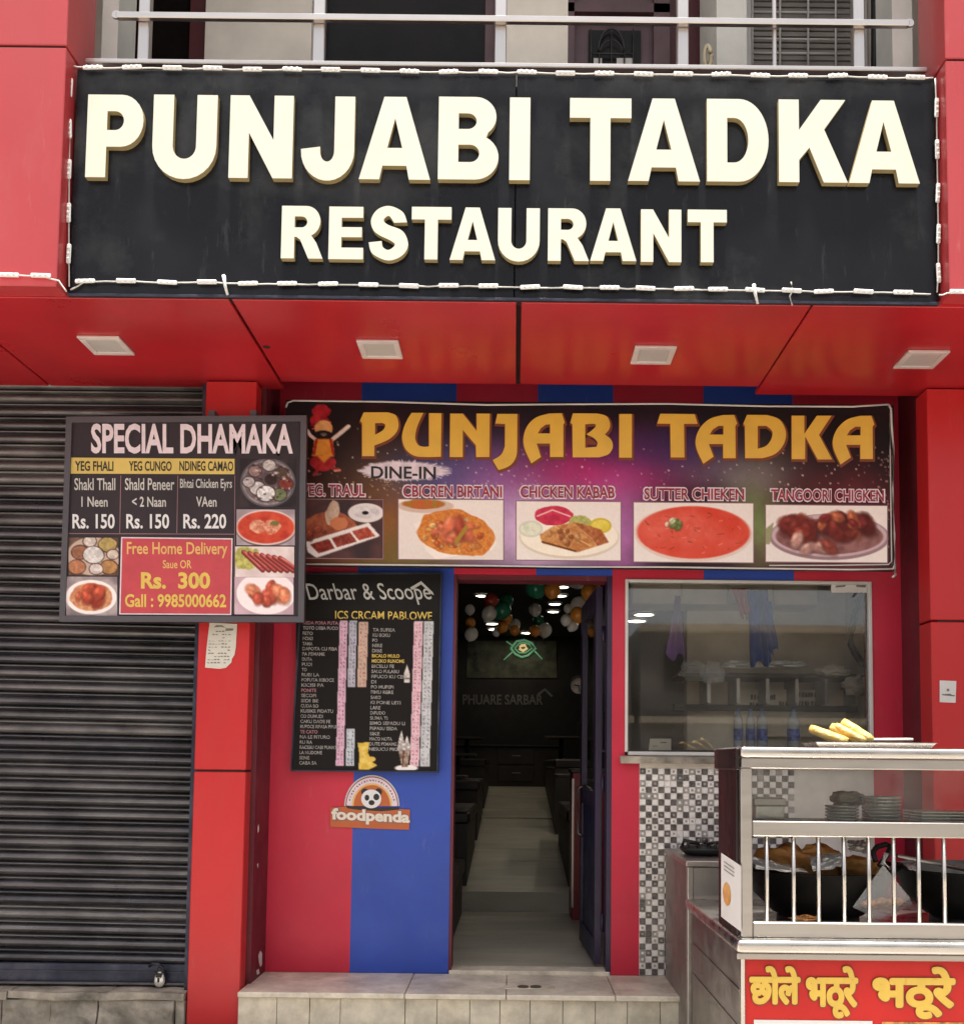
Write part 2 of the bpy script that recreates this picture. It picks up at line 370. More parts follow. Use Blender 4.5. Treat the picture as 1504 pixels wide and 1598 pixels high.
def lettering(name, s, u0, v0, u1, v1, Y, m, parent, bold=0.0, slope=SLOPE, shear=0.0, du=0.0, dv=0.0):
    V, Fc = text_shape(s, bold)
    x0, x1, y0, y1 = V[:,0].min(), V[:,0].max(), V[:,1].min(), V[:,1].max()
    P = []
    for x, y, z in V:
        a, b = (x-x0)/(x1-x0), (y-y0)/(y1-y0)
        u = u0 + a*(u1-u0) + shear*(b-.5)*(v1-v0) + du; v = v1 + b*(v0-v1) + slope*(a-.5)*(u1-u0) + dv
        P.append(W(u, v, Y))
    return add(name, P, face_cam(P, Fc), m, parent)
def shape_px(name, contours, Y, m, parent, offset=0.0, du=0, dv=0, slope=0.0, uref=0):   # filled outline drawn in picture points
    V, Fc = contour_shape([[(x, -y) for x, y in c] for c in contours], 0.0, offset)
    P = [W(x+du, -y+dv+slope*(x-uref), Y) for x, y, z in V]
    return add(name, P, face_cam(P, Fc), m, parent)
def fat_lettering(name, s, u0, v0, u1, v1, Y, m, parent, w, slope=SLOPE):      # brush lettering: one stroke width wider on every side
    V, Fc = text_shape(s, 0.0)
    x0, x1, y0, y1 = V[:,0].min(), V[:,0].max(), V[:,1].min(), V[:,1].max(); P = []; FF = []
    for k in range(13):
        t = 2*math.pi*k/12; q = (0 if k == 12 else w); b0 = len(P)
        for x, y, z in V:
            a, b = (x-x0)/(x1-x0), (y-y0)/(y1-y0)
            P.append(W(u0+w+a*(u1-u0-2*w)+q*math.cos(t), v1-w+b*(v0-v1+2*w)+q*math.sin(t)+slope*(a-.5)*(u1-u0), Y-.00012*k))
        FF += [tuple(i+b0 for i in f) for f in Fc]
    return add(name, P, face_cam(P, FF), m, parent)
def quad_px(name, pts, Y, m, parent):
    P = [W(u, v, Y) for u, v in pts]; return add(name, P, face_cam(P, [tuple(range(len(P)))]), m, parent)

# ---------------------------------------------------------------- printed pictures
def vnoise(shape, cells, seed, octaves=3):
    r = np.random.default_rng(seed); H, Wd = shape; out = np.zeros(shape); amp = 1; tot = 0
    for o in range(octaves):
        cy, cx = max(2, int(cells[0]*2**o)), max(2, int(cells[1]*2**o))
        g = r.random((cy+2, cx+2)); y = np.linspace(0, cy, H); x = np.linspace(0, cx, Wd)
        yi, xi = y.astype(int), x.astype(int); fy, fx = (y-yi)[:,None], (x-xi)[None,:]
        fy = fy*fy*(3-2*fy); fx = fx*fx*(3-2*fx)
        a = g[np.ix_(yi,xi)]; b = g[np.ix_(yi,xi+1)]; c = g[np.ix_(yi+1,xi)]; d = g[np.ix_(yi+1,xi+1)]
        out += amp*((a*(1-fx)+b*fx)*(1-fy)+(c*(1-fx)+d*fx)*fy); tot += amp; amp *= .55
    return out/tot
class Canvas:
    def __init__(s, u0, v0, u1, v1, step, col):
        s.box = (u0,v0,u1,v1); s.nx = max(3, int((u1-u0)/step)+1); s.ny = max(3, int((v1-v0)/step)+1)
        s.U, s.V = np.meshgrid(np.linspace(u0,u1,s.nx), np.linspace(v0,v1,s.ny)); s.step = step
        s.c = np.empty((s.ny, s.nx, 3)); s.c[:] = np.array(col)/255.0
    def noise(s, scale, seed, octaves=3):
        return vnoise((s.ny, s.nx), ((s.box[3]-s.box[1])/scale, (s.box[2]-s.box[0])/scale), seed, octaves)
    def put(s, a, col, col2=None, seed=0, scale=8):
        col = np.array(col)/255.0
        if col2 is not None:
            n = np.clip((s.noise(scale, seed)-.3)/.4, 0, 1)[...,None]; col = col*(1-n)+np.array(col2)/255.0*n
        a = np.clip(a, 0, 1)[...,None]; s.c = s.c*(1-a)+col*a
    def emask(s, cx, cy, rx, ry, ang=0, soft=1.2, wob=0, seed=1):
        x, y = s.U-cx, s.V-cy; c, n = math.cos(ang), math.sin(ang)
        p, q = (x*c+y*n)/rx, (-x*n+y*c)/ry; d = np.sqrt(p*p+q*q)
        if wob: d = d + wob*(s.noise(max(rx,ry)*.5, seed)-.5)
        return np.clip((1-d)*min(rx,ry)/soft+.5, 0, 1)
    def ell(s, cx, cy, rx, ry, col, col2=None, ang=0, soft=1.2, wob=0, seed=1, alpha=1, scale=8):
        s.put(s.emask(cx,cy,rx,ry,ang,soft,wob,seed)*alpha, col, col2, seed+50, scale)
    def poly(s, pts, col, col2=None, alpha=1, seed=3, scale=8):
        ins = np.zeros(s.U.shape, bool)
        for (x0,y0),(x1,y1) in zip(pts, pts[1:]+pts[:1]):
            if y0 == y1: continue
            ins ^= ((y0 > s.V) != (y1 > s.V)) & (s.U < (x1-x0)*(s.V-y0)/(y1-y0)+x0)
        a = np.pad(ins*float(alpha), 1, mode='edge'); a = (a[:-2,1:-1]+a[2:,1:-1]+a[1:-1,:-2]+a[1:-1,2:]+2*a[1:-1,1:-1])/6
        s.put(a, col, col2, seed, scale)
    def line(s, pts, w, col, alpha=1):
        d = np.full(s.U.shape, 1e9)
        for (x0,y0),(x1,y1) in zip(pts, pts[1:]):
            L2 = (x1-x0)**2+(y1-y0)**2+1e-9; t = np.clip(((s.U-x0)*(x1-x0)+(s.V-y0)*(y1-y0))/L2, 0, 1)
            d = np.minimum(d, np.hypot(s.U-x0-t*(x1-x0), s.V-y0-t*(y1-y0)))
        s.put(np.clip(w/2-d+.5, 0, 1)*alpha, col)
    def rect(s, u0, v0, u1, v1, col, alpha=1):
        s.put(((s.U>=u0)&(s.U<=u1)&(s.V>=v0)&(s.V<=v1))*float(alpha), col)
    def grain(s, amp, scale, seed):
        s.c = np.clip(s.c*(1+amp*(s.noise(scale, seed, 4)-.5)[...,None]*2), 0, 1)
    def lumps(s, cx, cy, rx, ry, n, r0, r1, cols, seed, sq=.7):
        r = random.Random(seed)
        for i in range(n):
            t, q = r.random()*6.283, math.sqrt(r.random()); k = r.uniform(r0, r1)
            a = r.random()*3.14; x, y = cx+rx*q*math.cos(t), cy+ry*q*math.sin(t); c = np.array(r.choice(cols), float)
            s.ell(x+k*.12, y+k*.2, k*1.06, k*sq*1.06, c*.55, ang=a, soft=k*.4, alpha=.7, wob=.3, seed=seed*31+i)
            s.ell(x, y, k, k*sq, c, c*.78, ang=a, soft=k*.3, wob=.35, seed=seed*31+i, scale=k*.6)
            s.ell(x-k*.25, y-k*.25, k*.35, k*.2, np.minimum(c*1.3+25, 255), ang=a, soft=k*.3, alpha=.55)
    def sheet(s, name, Y, m, parent, fn=None):
        fn = fn or (lambda u, v: W(u, v, Y))
        V = [fn(u, v) for u, v in zip(s.U.ravel(), s.V.ravel())]
        nx = s.nx; Fc = [(j*nx+i, (j+1)*nx+i, (j+1)*nx+i+1, j*nx+i+1) for j in range(s.ny-1) for i in range(nx-1)]
        o = add(name, V, Fc, m, parent)
        a = o.data.color_attributes.new('Col', 'FLOAT_COLOR', 'POINT')
        c = np.clip(s.c, 0, 1); c = np.where(c <= .04045, c/12.92, ((c+.055)/1.055)**2.4)
        buf = np.ones((s.ny*s.nx, 4), np.float32); buf[:,:3] = c.reshape(-1,3); a.data.foreach_set('color', buf.ravel())
        return o
# ================================================================ THE SETTING
YW, YP, YS, YF = 5.95, 5.50, 4.51, 4.42       # shop wall, pillar fronts, sign board face, pilaster fronts
def X5(u): return XU(u, 1050, YW)
def Z5(v): return ZV(830, v, YW)
FLOOR = Z5(1521)                               # top of the entrance step
SOF = ZV(803, 471, YS)                         # height of the soffit
XPL0, XPL1 = XU(306, 1100, YP), XU(386.5, 1100, YP)     # left pillar
XPR0 = XU(1453, 1020, YP)                      # right pillar
XRL, XRR = -1.465, XPR0 + 0.012                # reveals of the recess
ground = struct(box('street', -60, 60, -60, 40, -0.3, 0.0, 'asphalt'))
pav = struct(box('pavement', -8, 8, 3.2, 5.4, -0.05, 0.012, 'pavement'))

bld = thing('restaurant_building', 'red clad two storey shop building with recessed striped front', 'building', (0, YP, 0))
# --- pillars below
def panels(x0, x1, y0, y1, cuts, m, parent, nm='cladding_panel', gap=.006):
    for a, b in zip(cuts, cuts[1:]):
        box(nm, x0, x1, y0, y1, a+gap, b-gap, m, parent, bev=.004)
zs1 = ZV(345, 1203, YP)
zsR = ZV(1470, 969, YP)
box('pillar_core', XPL0+.01, XPL1-.01, YP+.012, YW-.05, 0, SOF-.004, 'seam_dark', bld)
panels(XPL0, XPL1, YP, YP+.115, [0.0, zs1, SOF-.002], 'red_panel', bld)
box('pillar_core', XPR0+.04, XPR0+1.2, YP+.012, YW, 0, SOF-.004, 'seam_dark', bld)
panels(XPR0, XPR0+1.25, YP, YP+.16, [0.0, zsR, SOF-.002], 'red_panel', bld)
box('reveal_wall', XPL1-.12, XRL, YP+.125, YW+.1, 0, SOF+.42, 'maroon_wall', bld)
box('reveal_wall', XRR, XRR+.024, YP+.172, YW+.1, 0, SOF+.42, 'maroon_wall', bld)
# --- soffit panels with open joints
for a, b in ((-4.2,-2.732), (-2.72,-1.368), (-1.352,-.012), (.012,1.376), (1.386,3.4)):
    box('soffit_panel', a, b, YS+.01, YP+.14 if b < -1.36 or a > 1.38 else YP+.02, SOF, SOF+.03, 'red_soffit', bld, bev=.003)
box('soffit_backing', -4.2, 3.4, YS+.06, YP+.1, SOF+.034, SOF+.09, 'seam_dark', bld)
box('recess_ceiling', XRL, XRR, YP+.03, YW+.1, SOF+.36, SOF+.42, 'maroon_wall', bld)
box('fascia_core', -2.1, 2.0, YS+.06, YP, SOF+.1, ZV(800, 112, YS)-.03, 'seam_dark', bld)
# --- upper pilasters left and right of the sign
XFL, XFR = XU(96, 250, YF), XU(1478, 250, YF)
zt = ZV(50, 71, YF); ztr = ZV(1490, 92, YF)
zb = ZV(60, 448, YF); zbr = ZV(1490, 460, YF)
panels(XFL-1.9, XFL, YF, YF+.30, [zb, zt, 6.4, 8.59], 'red_sky_sheen', bld)
panels(XFR, XFR+1.6, YF, YF+.30, [zbr, ztr, 6.4, 8.59], 'red_sky_sheen', bld)
box('pilaster_core', XFL-1.88, XFL-.012, YF+.01, YF+.285, zb+.02, 8.55, 'seam_dark', bld)
box('pilaster_core', XFR+.012, XFR+1.58, YF+.01, YF+.285, zbr+.02, 8.55, 'seam_dark', bld)
# --- unseen upper mass and roof added to block sun, with side house fronts
box('added_upper_mass', -9, 9, 6.35, 16, SOF+.45, 8.9, 'white_plaster', bld)
box('added_roof_block', -9, 9, YF-.1, 6.345, 8.6, 8.9, 'white_plaster', bld)
box('side_front', -9, -4.21, YF+.31, 6.34, 0, 8.59, 'red_panel', bld)
box('side_front', 3.41, 9, YF+.31, 6.34, 0, 8.59, 'red_panel', bld)
box('side_front', XPR0+1.26, 3.4, YP+.2, 6.34, 0, SOF-.01, 'red_panel', bld)
# --- shop wall: painted crimson and blue stripes around door and window openings
xs = {k: X5(k) for k in (555, 706, 835, 955, 975, 998, 1098, 1240, 1361)}
ZDT = Z5(897); ZTOP = SOF+.36
ZWT, ZWB = ZV(1165, 906, YW), ZV(1165, 1181, YW)
T0, T1 = YW, YW+.14
def wp(x0, x1, z0, z1, m, nm='wall_stripe'):
    return box(nm, x0, x1, T0, T1, z0, z1, m, bld)
wp(XRL, xs[555], FLOOR, ZTOP, 'crimson_wall')
wp(xs[555], xs[706], FLOOR, ZTOP, 'blue_wall')
wp(xs[706], xs[835], ZDT, ZTOP, 'crimson_wall')
wp(xs[835], xs[955], ZDT, ZTOP, 'blue_wall')
wp(xs[955], xs[975], FLOOR, ZTOP, 'crimson_wall')
wp(xs[975], xs[998], FLOOR, ZWB, 'crimson_wall')
wp(xs[975], xs[1098], ZWT, ZTOP, 'crimson_wall')
wp(xs[1098], xs[1240], ZWT, ZTOP, 'blue_wall')
wp(xs[1240], xs[1361], ZWT, ZTOP, 'crimson_wall')
wp(xs[1361], XRR, FLOOR, ZTOP, 'crimson_wall')
wp(xs[998], xs[1361], FLOOR, ZWB, 'tile_grout', 'tiled_wall_base')
# --- flaked paint low on the reveal
def on_x(u, v, X):
    d = ray(u, v); return EYE+d*((X-EYE.x)/d.x)
for pts in ([(399,1492),(402,1484),(405,1488),(405,1506),(402,1510),(400,1502)], [(396,1515),(400,1512),(401,1520),(397,1522)], [(398,1290),(400,1286),(400,1298),(398,1300)], [(397,1350),(399,1347),(399,1356)]):
    P = [on_x(u+4, v, XRL+.0015) for u, v in pts]; add('paint_chip', P, [tuple(range(len(P)))], 'white_plaster', bld)
# --- plinth under the shutter: rough stones
zsh = ZV(150, 1547, YP)
box('plinth_core', -4.2, XPL0-.004, YP+.05, YP+.6, 0, zsh-.012, 'grout', bld)
def stone(x0, x1, y0, y1, z0, z1, m, parent, seed, nm='stone'):
    bm = bmesh.new(); bmesh.ops.create_cube(bm, size=1)
    bmesh.ops.subdivide_edges(bm, edges=bm.edges, cuts=3, use_grid_fill=True)
    V = []
    for v in bm.verts:
        p = Vector((x0+(v.co.x+.5)*(x1-x0), y0+(v.co.y+.5)*(y1-y0), z0+(v.co.z+.5)*(z1-z0)))
        n = mnoise.noise_vector(p*9+Vector((seed*3.1, 0, 0)))
        V.append(p+Vector((n.x*.010, n.y*.022, n.z*.009)))
    bm.verts.index_update(); Fc = [[v.index for v in f.verts] for f in bm.faces]; bm.free()
    return add(nm, V, Fc, m, parent)
x = -4.1; k = 0
while x < XPL0-.05:
    w = random.choice((.26, .34, .42, .3)); x1 = min(x+w, XPL0-.01)
    stone(x+.002, x1-.002, YP-.01, YP+.2, 0.0, zsh-.045, 'stone', bld, k); x = x1; k += 1
x = -4.1
while x < XPL0-.05:
    w = random.choice((.55, .7, .8)); x1 = min(x+w, XPL0-.008)
    stone(x+.003, x1-.003, YP-.03, YP+.3, zsh-.04, zsh, 'stone', bld, k); x = x1; k += 1

# --- entrance step
step = thing('entrance_step', 'worn cream marble entrance step below the blue and crimson front', 'step', (0.2, 5.5, 0))
YE = 5.45; XS0, XS1 = XPL1+.006, 2.3
box('step_core', XS0, XS1, YE+.02, YW+.3, 0.0, FLOOR-.03, 'grout', step)
cuts = [XS0] + [XU(u, 1575, YE) for u in (432, 483, 531, 632, 682, 733, 780, 827, 878, 929, 979, 1030, 1082, 1133, 1185)] + [XS1]
for i, (a, b) in enumerate(zip(cuts, cuts[1:])):
    dy = random.uniform(-.002, .003)
    box('riser_tile', a+.0016, b-.0016, YE+dy, YE+.02, 0.02, FLOOR-.031+random.uniform(-.001,0), 'marble', step, bev=.0015)
tc = [XS0, XU(632,1540,YE), XU(790,1540,YE), XU(960,1540,YE), XS1]
for i, (a, b) in enumerate(zip(tc, tc[1:])):
    box('tread_slab', a+.002, b-.002, YE-.025, YW-.002, FLOOR-.03, FLOOR-random.uniform(0,.002), 'marble_top', step, bev=.004)
box('threshold_slab', xs[706]+.004, xs[955]-.004, YW-.001, YW+.15, FLOOR-.03, FLOOR+.018, 'marble_top', step, bev=.005)
# worn patch with two drain holes in the tread
dp = WZ(826, 1543, FLOOR)
box('drain_plate', dp.x-.14, dp.x+.14, dp.y-.03, dp.y+.05, FLOOR-.001, FLOOR+.005, 'marble', step, bev=.002)
for s in (-.035, .035):
    v, f = lathe_v([(.032,0),(.032,.004),(.024,.004),(.024,.001),(0,.001)], (dp.x+s, dp.y+.012, FLOOR+.005), 16)
    add('drain_ring', v, f, 'grout', step)

# --- inside: floor slabs, walls, ceiling
XI0, XI1, YI = -1.25, 1.05, 15.5
fl = struct(box('floor', XI0-.3, 2.6, YW+.15, YI, -.1, FLOOR-.02, 'grout'))
def ramp(y): return FLOOR if y <= 8.4 else FLOOR+.16+.108*(y-8.4)
y = 8.42; i = 0
while y < YI-.1:                              # sloping aisle of marble slabs
    y1 = min(YI-.05, y+.62); e = .02 if y > 12.1 else 0
    V = [(xx, yy, zz) for zz in (0, 1) for xx, yy in ((XI0,y+.003),(2.3,y+.003),(2.3,y1-.003),(XI0,y1-.003))]
    V = [(a, b, (ramp(b)+e+random.uniform(0,.002)) if c else ramp(b)-.25) for a, b, c in V]
    add('floor_slab', V, BOXF, 'inner_floor', fl); y = y1
lev = [(YW+.152, 8.4, FLOOR)]
for a, b, z in lev:
    y = a; i = 0
    while y < b-.02:
        y1 = min(b, y+.62)
        box('floor_slab', XI0, 2.3, y+.002, y1-.002, z-.25 if z > FLOOR else z-.015, z+random.uniform(0,.002), 'inner_floor', fl, bev=.002)
        y = y1
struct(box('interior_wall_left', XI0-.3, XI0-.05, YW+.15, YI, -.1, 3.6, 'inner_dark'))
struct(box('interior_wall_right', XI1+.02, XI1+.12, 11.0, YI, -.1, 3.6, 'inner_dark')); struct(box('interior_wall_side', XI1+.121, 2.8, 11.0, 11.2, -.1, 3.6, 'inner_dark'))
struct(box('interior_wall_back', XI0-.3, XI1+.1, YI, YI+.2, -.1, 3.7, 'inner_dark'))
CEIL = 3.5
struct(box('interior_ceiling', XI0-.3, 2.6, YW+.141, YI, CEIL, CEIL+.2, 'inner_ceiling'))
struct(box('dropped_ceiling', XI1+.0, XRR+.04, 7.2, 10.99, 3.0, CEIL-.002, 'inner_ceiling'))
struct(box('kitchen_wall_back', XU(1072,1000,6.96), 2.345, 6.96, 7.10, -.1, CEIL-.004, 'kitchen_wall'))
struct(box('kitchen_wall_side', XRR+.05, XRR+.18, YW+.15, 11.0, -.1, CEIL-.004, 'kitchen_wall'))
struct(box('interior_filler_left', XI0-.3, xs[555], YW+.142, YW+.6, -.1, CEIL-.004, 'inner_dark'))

# --- upstairs: balcony wall, openings, railing
YB = 5.8
bal = thing('balcony_wall', 'cream balcony wall with dark openings above the black sign', 'wall', (0, YB, 4.6))
def B(nm, u0, u1, m, y0=YB, y1=YB+.2, v0=-640, v1=150, parent=None, bev=0):
    return box(nm, XU(u0,50,y0), XU(u1,50,y0), y0, y1, ZV(800,v1,y0), ZV(800,v0,y0), m, parent or bal, bev)
box('balcony_floor', -2.3, 2.2, YS+.06, YB+.3, ZV(800,116,YS)-.12, ZV(800,116,YS)-.02, 'cream_wall', bal)
B('room_darkness', 100, 1500, 'dark_room', YB+.55, YB+.6)
B('wall_pier', 320, 486, 'cream_wall'); B('wall_pier', 772, 886, 'cream_wall'); B('wall_pier', 40, 168, 'cream_wall'); B('wall_pier', 1352, 1500, 'cream_wall')
B('opening_frame', 757, 772, 'purple_wood', YB+.04, YB+.16); B('opening_frame', 486, 505, 'rail_steel', YB+.02, YB+.1)
B('window_pane', 505, 757, 'dark_glass', YB+.1, YB+.12); B('window_pane', 168, 318, 'dark_glass', YB+.12, YB+.14); B('opening_frame', 296, 320, 'maroon_door', YB+.06, YB+.12)
# panelled door with an iron fanlight
dr = B('balcony_door', 890, 1038, 'purple_wood', YB+.06, YB+.12)
for u0, u1 in ((886, 896), (1020, 1045)): B('door_frame', u0, u1, 'purple_wood', YB, YB+.1)
B('door_glass', 918, 1000, 'dark_glass', YB+.045, YB+.058, v0=45, parent=dr); B('door_glass', 903, 1012, 'dark_glass', YB+.045, YB+.058, v0=17, v1=31, parent=dr)
B('door_rail', 886, 1045, 'purple_wood', YB, YB+.05, v0=2, v1=16)
def bp(u, v, y): return W(u, v, y)
yg = YB+.02
gp = [tube_v([bp(922,83,yg), bp(990,84,yg)], .006, 6), tube_v([bp(954,42,yg), bp(954,120,yg)], .005, 6)]
for u in (922, 935, 974, 988): gp.append(tube_v([bp(u,83 if u in (935,974) else 45,yg), bp(u,122,yg)], .005, 6))
gp.append(tube_v([bp(954-20*math.cos(t), 78-34*math.sin(t), yg) for t in np.linspace(0, math.pi, 14)], .006, 6))
for s in (-1, 1): gp.append(tube_v([bp(954+s*18*math.cos(t), 84-22*math.sin(t), yg-.004) for t in np.linspace(.2, 1.5, 8)], .004, 6))
v, f = merge(*gp); add('door_grille', v, f, 'grille_iron', dr, smooth=True)
for u in (926, 962, 974):
    boxpx('door_light', u, 90, u+13, 106, YB+.03, YB+.04, 'lens_grey', dr)
B('side_leaf', 1045, 1108, 'maroon_door', YB+.1, YB+.14); B('side_leaf_rail', 1045, 1108, 'seam_dark', YB+.08, YB+.1, v0=99, v1=104)
# column with sloping edge, then the window with grille and louvres
box('wall_column', XU(1118,50,5.3), XU(1165,50,5.3), 5.3, YB, 4.5, 8.5, 'white_plaster', bal)
B('window_frame', 1165, 1172, 'white_paint', YB-.02, YB+.06); B('window_frame', 1345, 1353, 'white_paint', YB-.02, YB+.06)
for i in range(22):
    v = -70+i*9.2
    boxpx('louvre', 1172, v, 1345, v+6.4, YB+.05+.001*(i%2), YB+.075, 'louvre_grey', bal)
for i, v in enumerate((-24, 18, 60, 82, 103)):
    tube('grille_bar', [bp(1168,v,YB+.0), bp(1350,v+2,YB+.0)], .007, 'white_paint', bal, 6)
for u in (1174, 1217, 1261, 1304, 1334):
    tube('grille_bar', [bp(u,-120,YB-.012), bp(u,128,YB-.012)], .007, 'white_paint', bal, 6)
box('wall_return', XFL+.004, XU(184,50,4.78), 4.78, 5.0, 4.4, 8.5, 'white_plaster', bal)
box('wall_return', XU(1392,50,4.78), XFR-.004, 4.78, 5.0, 4.4, 8.5, 'white_plaster', bal)
tube('drain_pipe', [bp(1365,-150,5.7), bp(1366,60,5.7), bp(1366,128,5.7)], .028, 'cable_black', bal)
# slender yellow pod like cable coil hung on the column
ck = thing('cable_coil', 'pale yellow coil of cable hung on the balcony column', 'cable', W(1105, 108, 5.28))
tube('coil_loop', [W(1104+5*math.cos(t), 88+17*math.sin(t), 5.27-.008*t) for t in np.linspace(0, 12.2, 60)], .011, 'coil_cream', ck, 6)
tube('coil_tail', [W(1106, 80, 5.26), W(1112, 88, 5.25), W(1110, 96, 5.25), W(1103, 99, 5.26)], .008, 'coil_cream', ck, 6)

rail = thing('balcony_railing', 'stainless steel balcony railing above the black sign board', 'railing', (0, 4.62, 4.62))
YR = 4.60
zr1, zr0 = ZV(800, 34.5, YR), ZV(800, 107, YR)
def rect_tube(nm, x0, x1, y0, y1, z0, z1): return box(nm, x0, x1, y0, y1, z0, z1, 'rail_steel', rail, bev=.004)
rect_tube('top_rail', XFL+.16, XFR-.10, YR-.03, YR+.0, zr1-.015, zr1+.015)
rect_tube('bottom_rail', XFL+.02, XFR-.02, YR-.03, YR+.03, zr0-.010, zr0+.012)
for u, w in ((223,.027), (497,.029), (781,.029), (1066,.028), (1341,.027), (1209,.010)):
    xc = XU(u, 55, YR); rect_tube('post', xc-w, xc+w, YR+.002, YR+.052 if w > .02 else YR+.02, zr0+.021, 6.3)
for xx in (XFL+.16, XFR-.10):
    v, f = lathe_v([(0,-.012),(.02,-.012),(.02,.0),(0,.0)], (xx, YR-.015, zr1), 14, 'Y'); add('rail_flange', v, f, 'rail_steel', rail)

# --- houses across the street, which the glass and the polished panels mirror
def opposite(x0, x1, h, m, label, y=-17):
    o = thing('street_house', label, 'house', ((x0+x1)/2, y, 0), 'houses across the street')
    box('house_wall', x0, x1, y-6, y, 0, h, m, o)
    z = 0.2
    while z < h-2.4:
        box('floor_band', x0-.05, x1+.05, y, y+.5, z+2.5, z+2.68, 'kitchen_cream', o)
        n = max(2, int((x1-x0)/2.1))
        for i in range(n):
            xc = x0+(i+.5)*(x1-x0)/n
            w = box('house_window', xc-.6, xc+.6, y+.002, y+.04, z+.7, z+2.1, 'opp_glass', o)
        z += 2.7
opposite(-15, -5.2, 5.4, 'opp_wall_grey', 'grey house facing the shop from across the street')
opposite(-4.9, 3.4, 4.8, 'opp_wall', 'beige house facing the shop door from across the street')
opposite(3.7, 14, 5.6, 'opp_wall_grey', 'grey banded house facing the food cart from across the street')
# ================================================================ SHUTTER
YSH = 5.64
sh = thing('roller_shutter', 'closed dark steel roller shutter with horizontal slats', 'shutter', (-2.4, YSH, zsh))
pitch = 21.9*YSH/F_PX; x0s, x1s = -4.15, XPL0-.02
prof = []
for t in np.linspace(0, 1, 7): prof.append((-.026*math.sin(math.pi*t)**.8, pitch*(.05+.62*t)))        # rounded belly
prof += [(.012, pitch*.70), (.010, pitch*.74), (-.016, pitch*.78), (-.024, pitch*.84), (-.018, pitch*.90), (.010, pitch*.95), (.012, pitch*1.04)]
V = []; Fc = []; nseg = 6; L = x1s-x0s
for i in range(nseg+1):
    for (y, z) in prof: V.append((-L/2+L*i/nseg, y, z))
n = len(prof)
for i in range(nseg):
    for j in range(n-1): Fc.append((i*n+j, (i+1)*n+j, (i+1)*n+j+1, i*n+j+1))
slat_mes = [mesh_of('slat', V, Fc, m_, True) for m_ in ('shutter_steel', 'shutter_worn', 'shutter_dark')]
ztop = SOF-.0; zbar = ZV(150, 1503, YSH); z = zbar+.005; k = 0
while z < ztop+.02:
    tl = .011 if k < 26 else .011*max(0, 1-(k-26)/10)
    o = inst('slat', random.choices(slat_mes, (5, 2, 3))[0], ((x0s+x1s)/2+random.uniform(-.002,.002), YSH+random.uniform(-.002,.002), z), sh, rot=(random.uniform(-.05,.05), tl+random.uniform(-.0012,.0012), 0))
    z += pitch; k += 1
box('shutter_backing', x0s, x1s, YSH+.045, YSH+.055, zsh, ztop+.1, 'dark_room', sh)
v, f = bevelled(boxv(x0s, x1s, YSH-.02, YSH+.012, zsh+.012, zbar), BOXF, .005); add('bottom_bar', v, f, 'shutter_bar', sh)
box('bottom_lip', x0s, x1s-.02, YSH-.05, YSH-.021, zsh+.012, zsh+.026, 'shutter_steel', sh, bev=.003)
box('bar_rib', x0s, x1s-.02, YSH-.026, YSH-.021, zsh+.075, zsh+.085, 'shutter_bar', sh)
box('guide_channel', XPL0-.035, XPL0-.003, YP+.05, YSH+.04, zsh, ztop, 'shutter_bar', sh)
# padlock at its foot
pc = W(249, 1529, YSH-.065)
pk = thing('padlock', 'white bodied padlock hanging at the foot of the shutter', 'padlock', pc)
bm = bmesh.new(); bmesh.ops.create_uvsphere(bm, u_segments=16, v_segments=12, radius=1)
V = [Vector((pc.x+v.co.x*.030*(1-.18*v.co.z), pc.y+v.co.y*.018, pc.z+v.co.z*.044)) for v in bm.verts]; bm.verts.index_update()
Fc = [[v.index for v in f.verts] for f in bm.faces]; bm.free()
add('lock_body', V, Fc, 'lock_steel', pk, smooth=True)
tube('shackle', [(pc.x+.02*math.cos(t), pc.y, pc.z+.036+.036*math.sin(t)) for t in np.linspace(0, math.pi, 12)], .006, 'rubber_black', pk)
tube('hasp', [(pc.x-.07, pc.y+.03, pc.z+.065), (pc.x-.045, pc.y+.01, pc.z+.085), (pc.x-.01, pc.y+.008, pc.z+.082), (pc.x+.01, pc.y+.015, pc.z+.06)], .008, 'shutter_bar', pk)
box('keyhole', pc.x-.006, pc.x+.006, pc.y-.021, pc.y-.014, pc.z-.012, pc.z+.012, 'rubber_black', pk, bev=.002)
box('lock_cap', pc.x-.016, pc.x+.016, pc.y-.0195, pc.y+.012, pc.z+.012, pc.z+.037, 'rubber_black', pk, bev=.004)

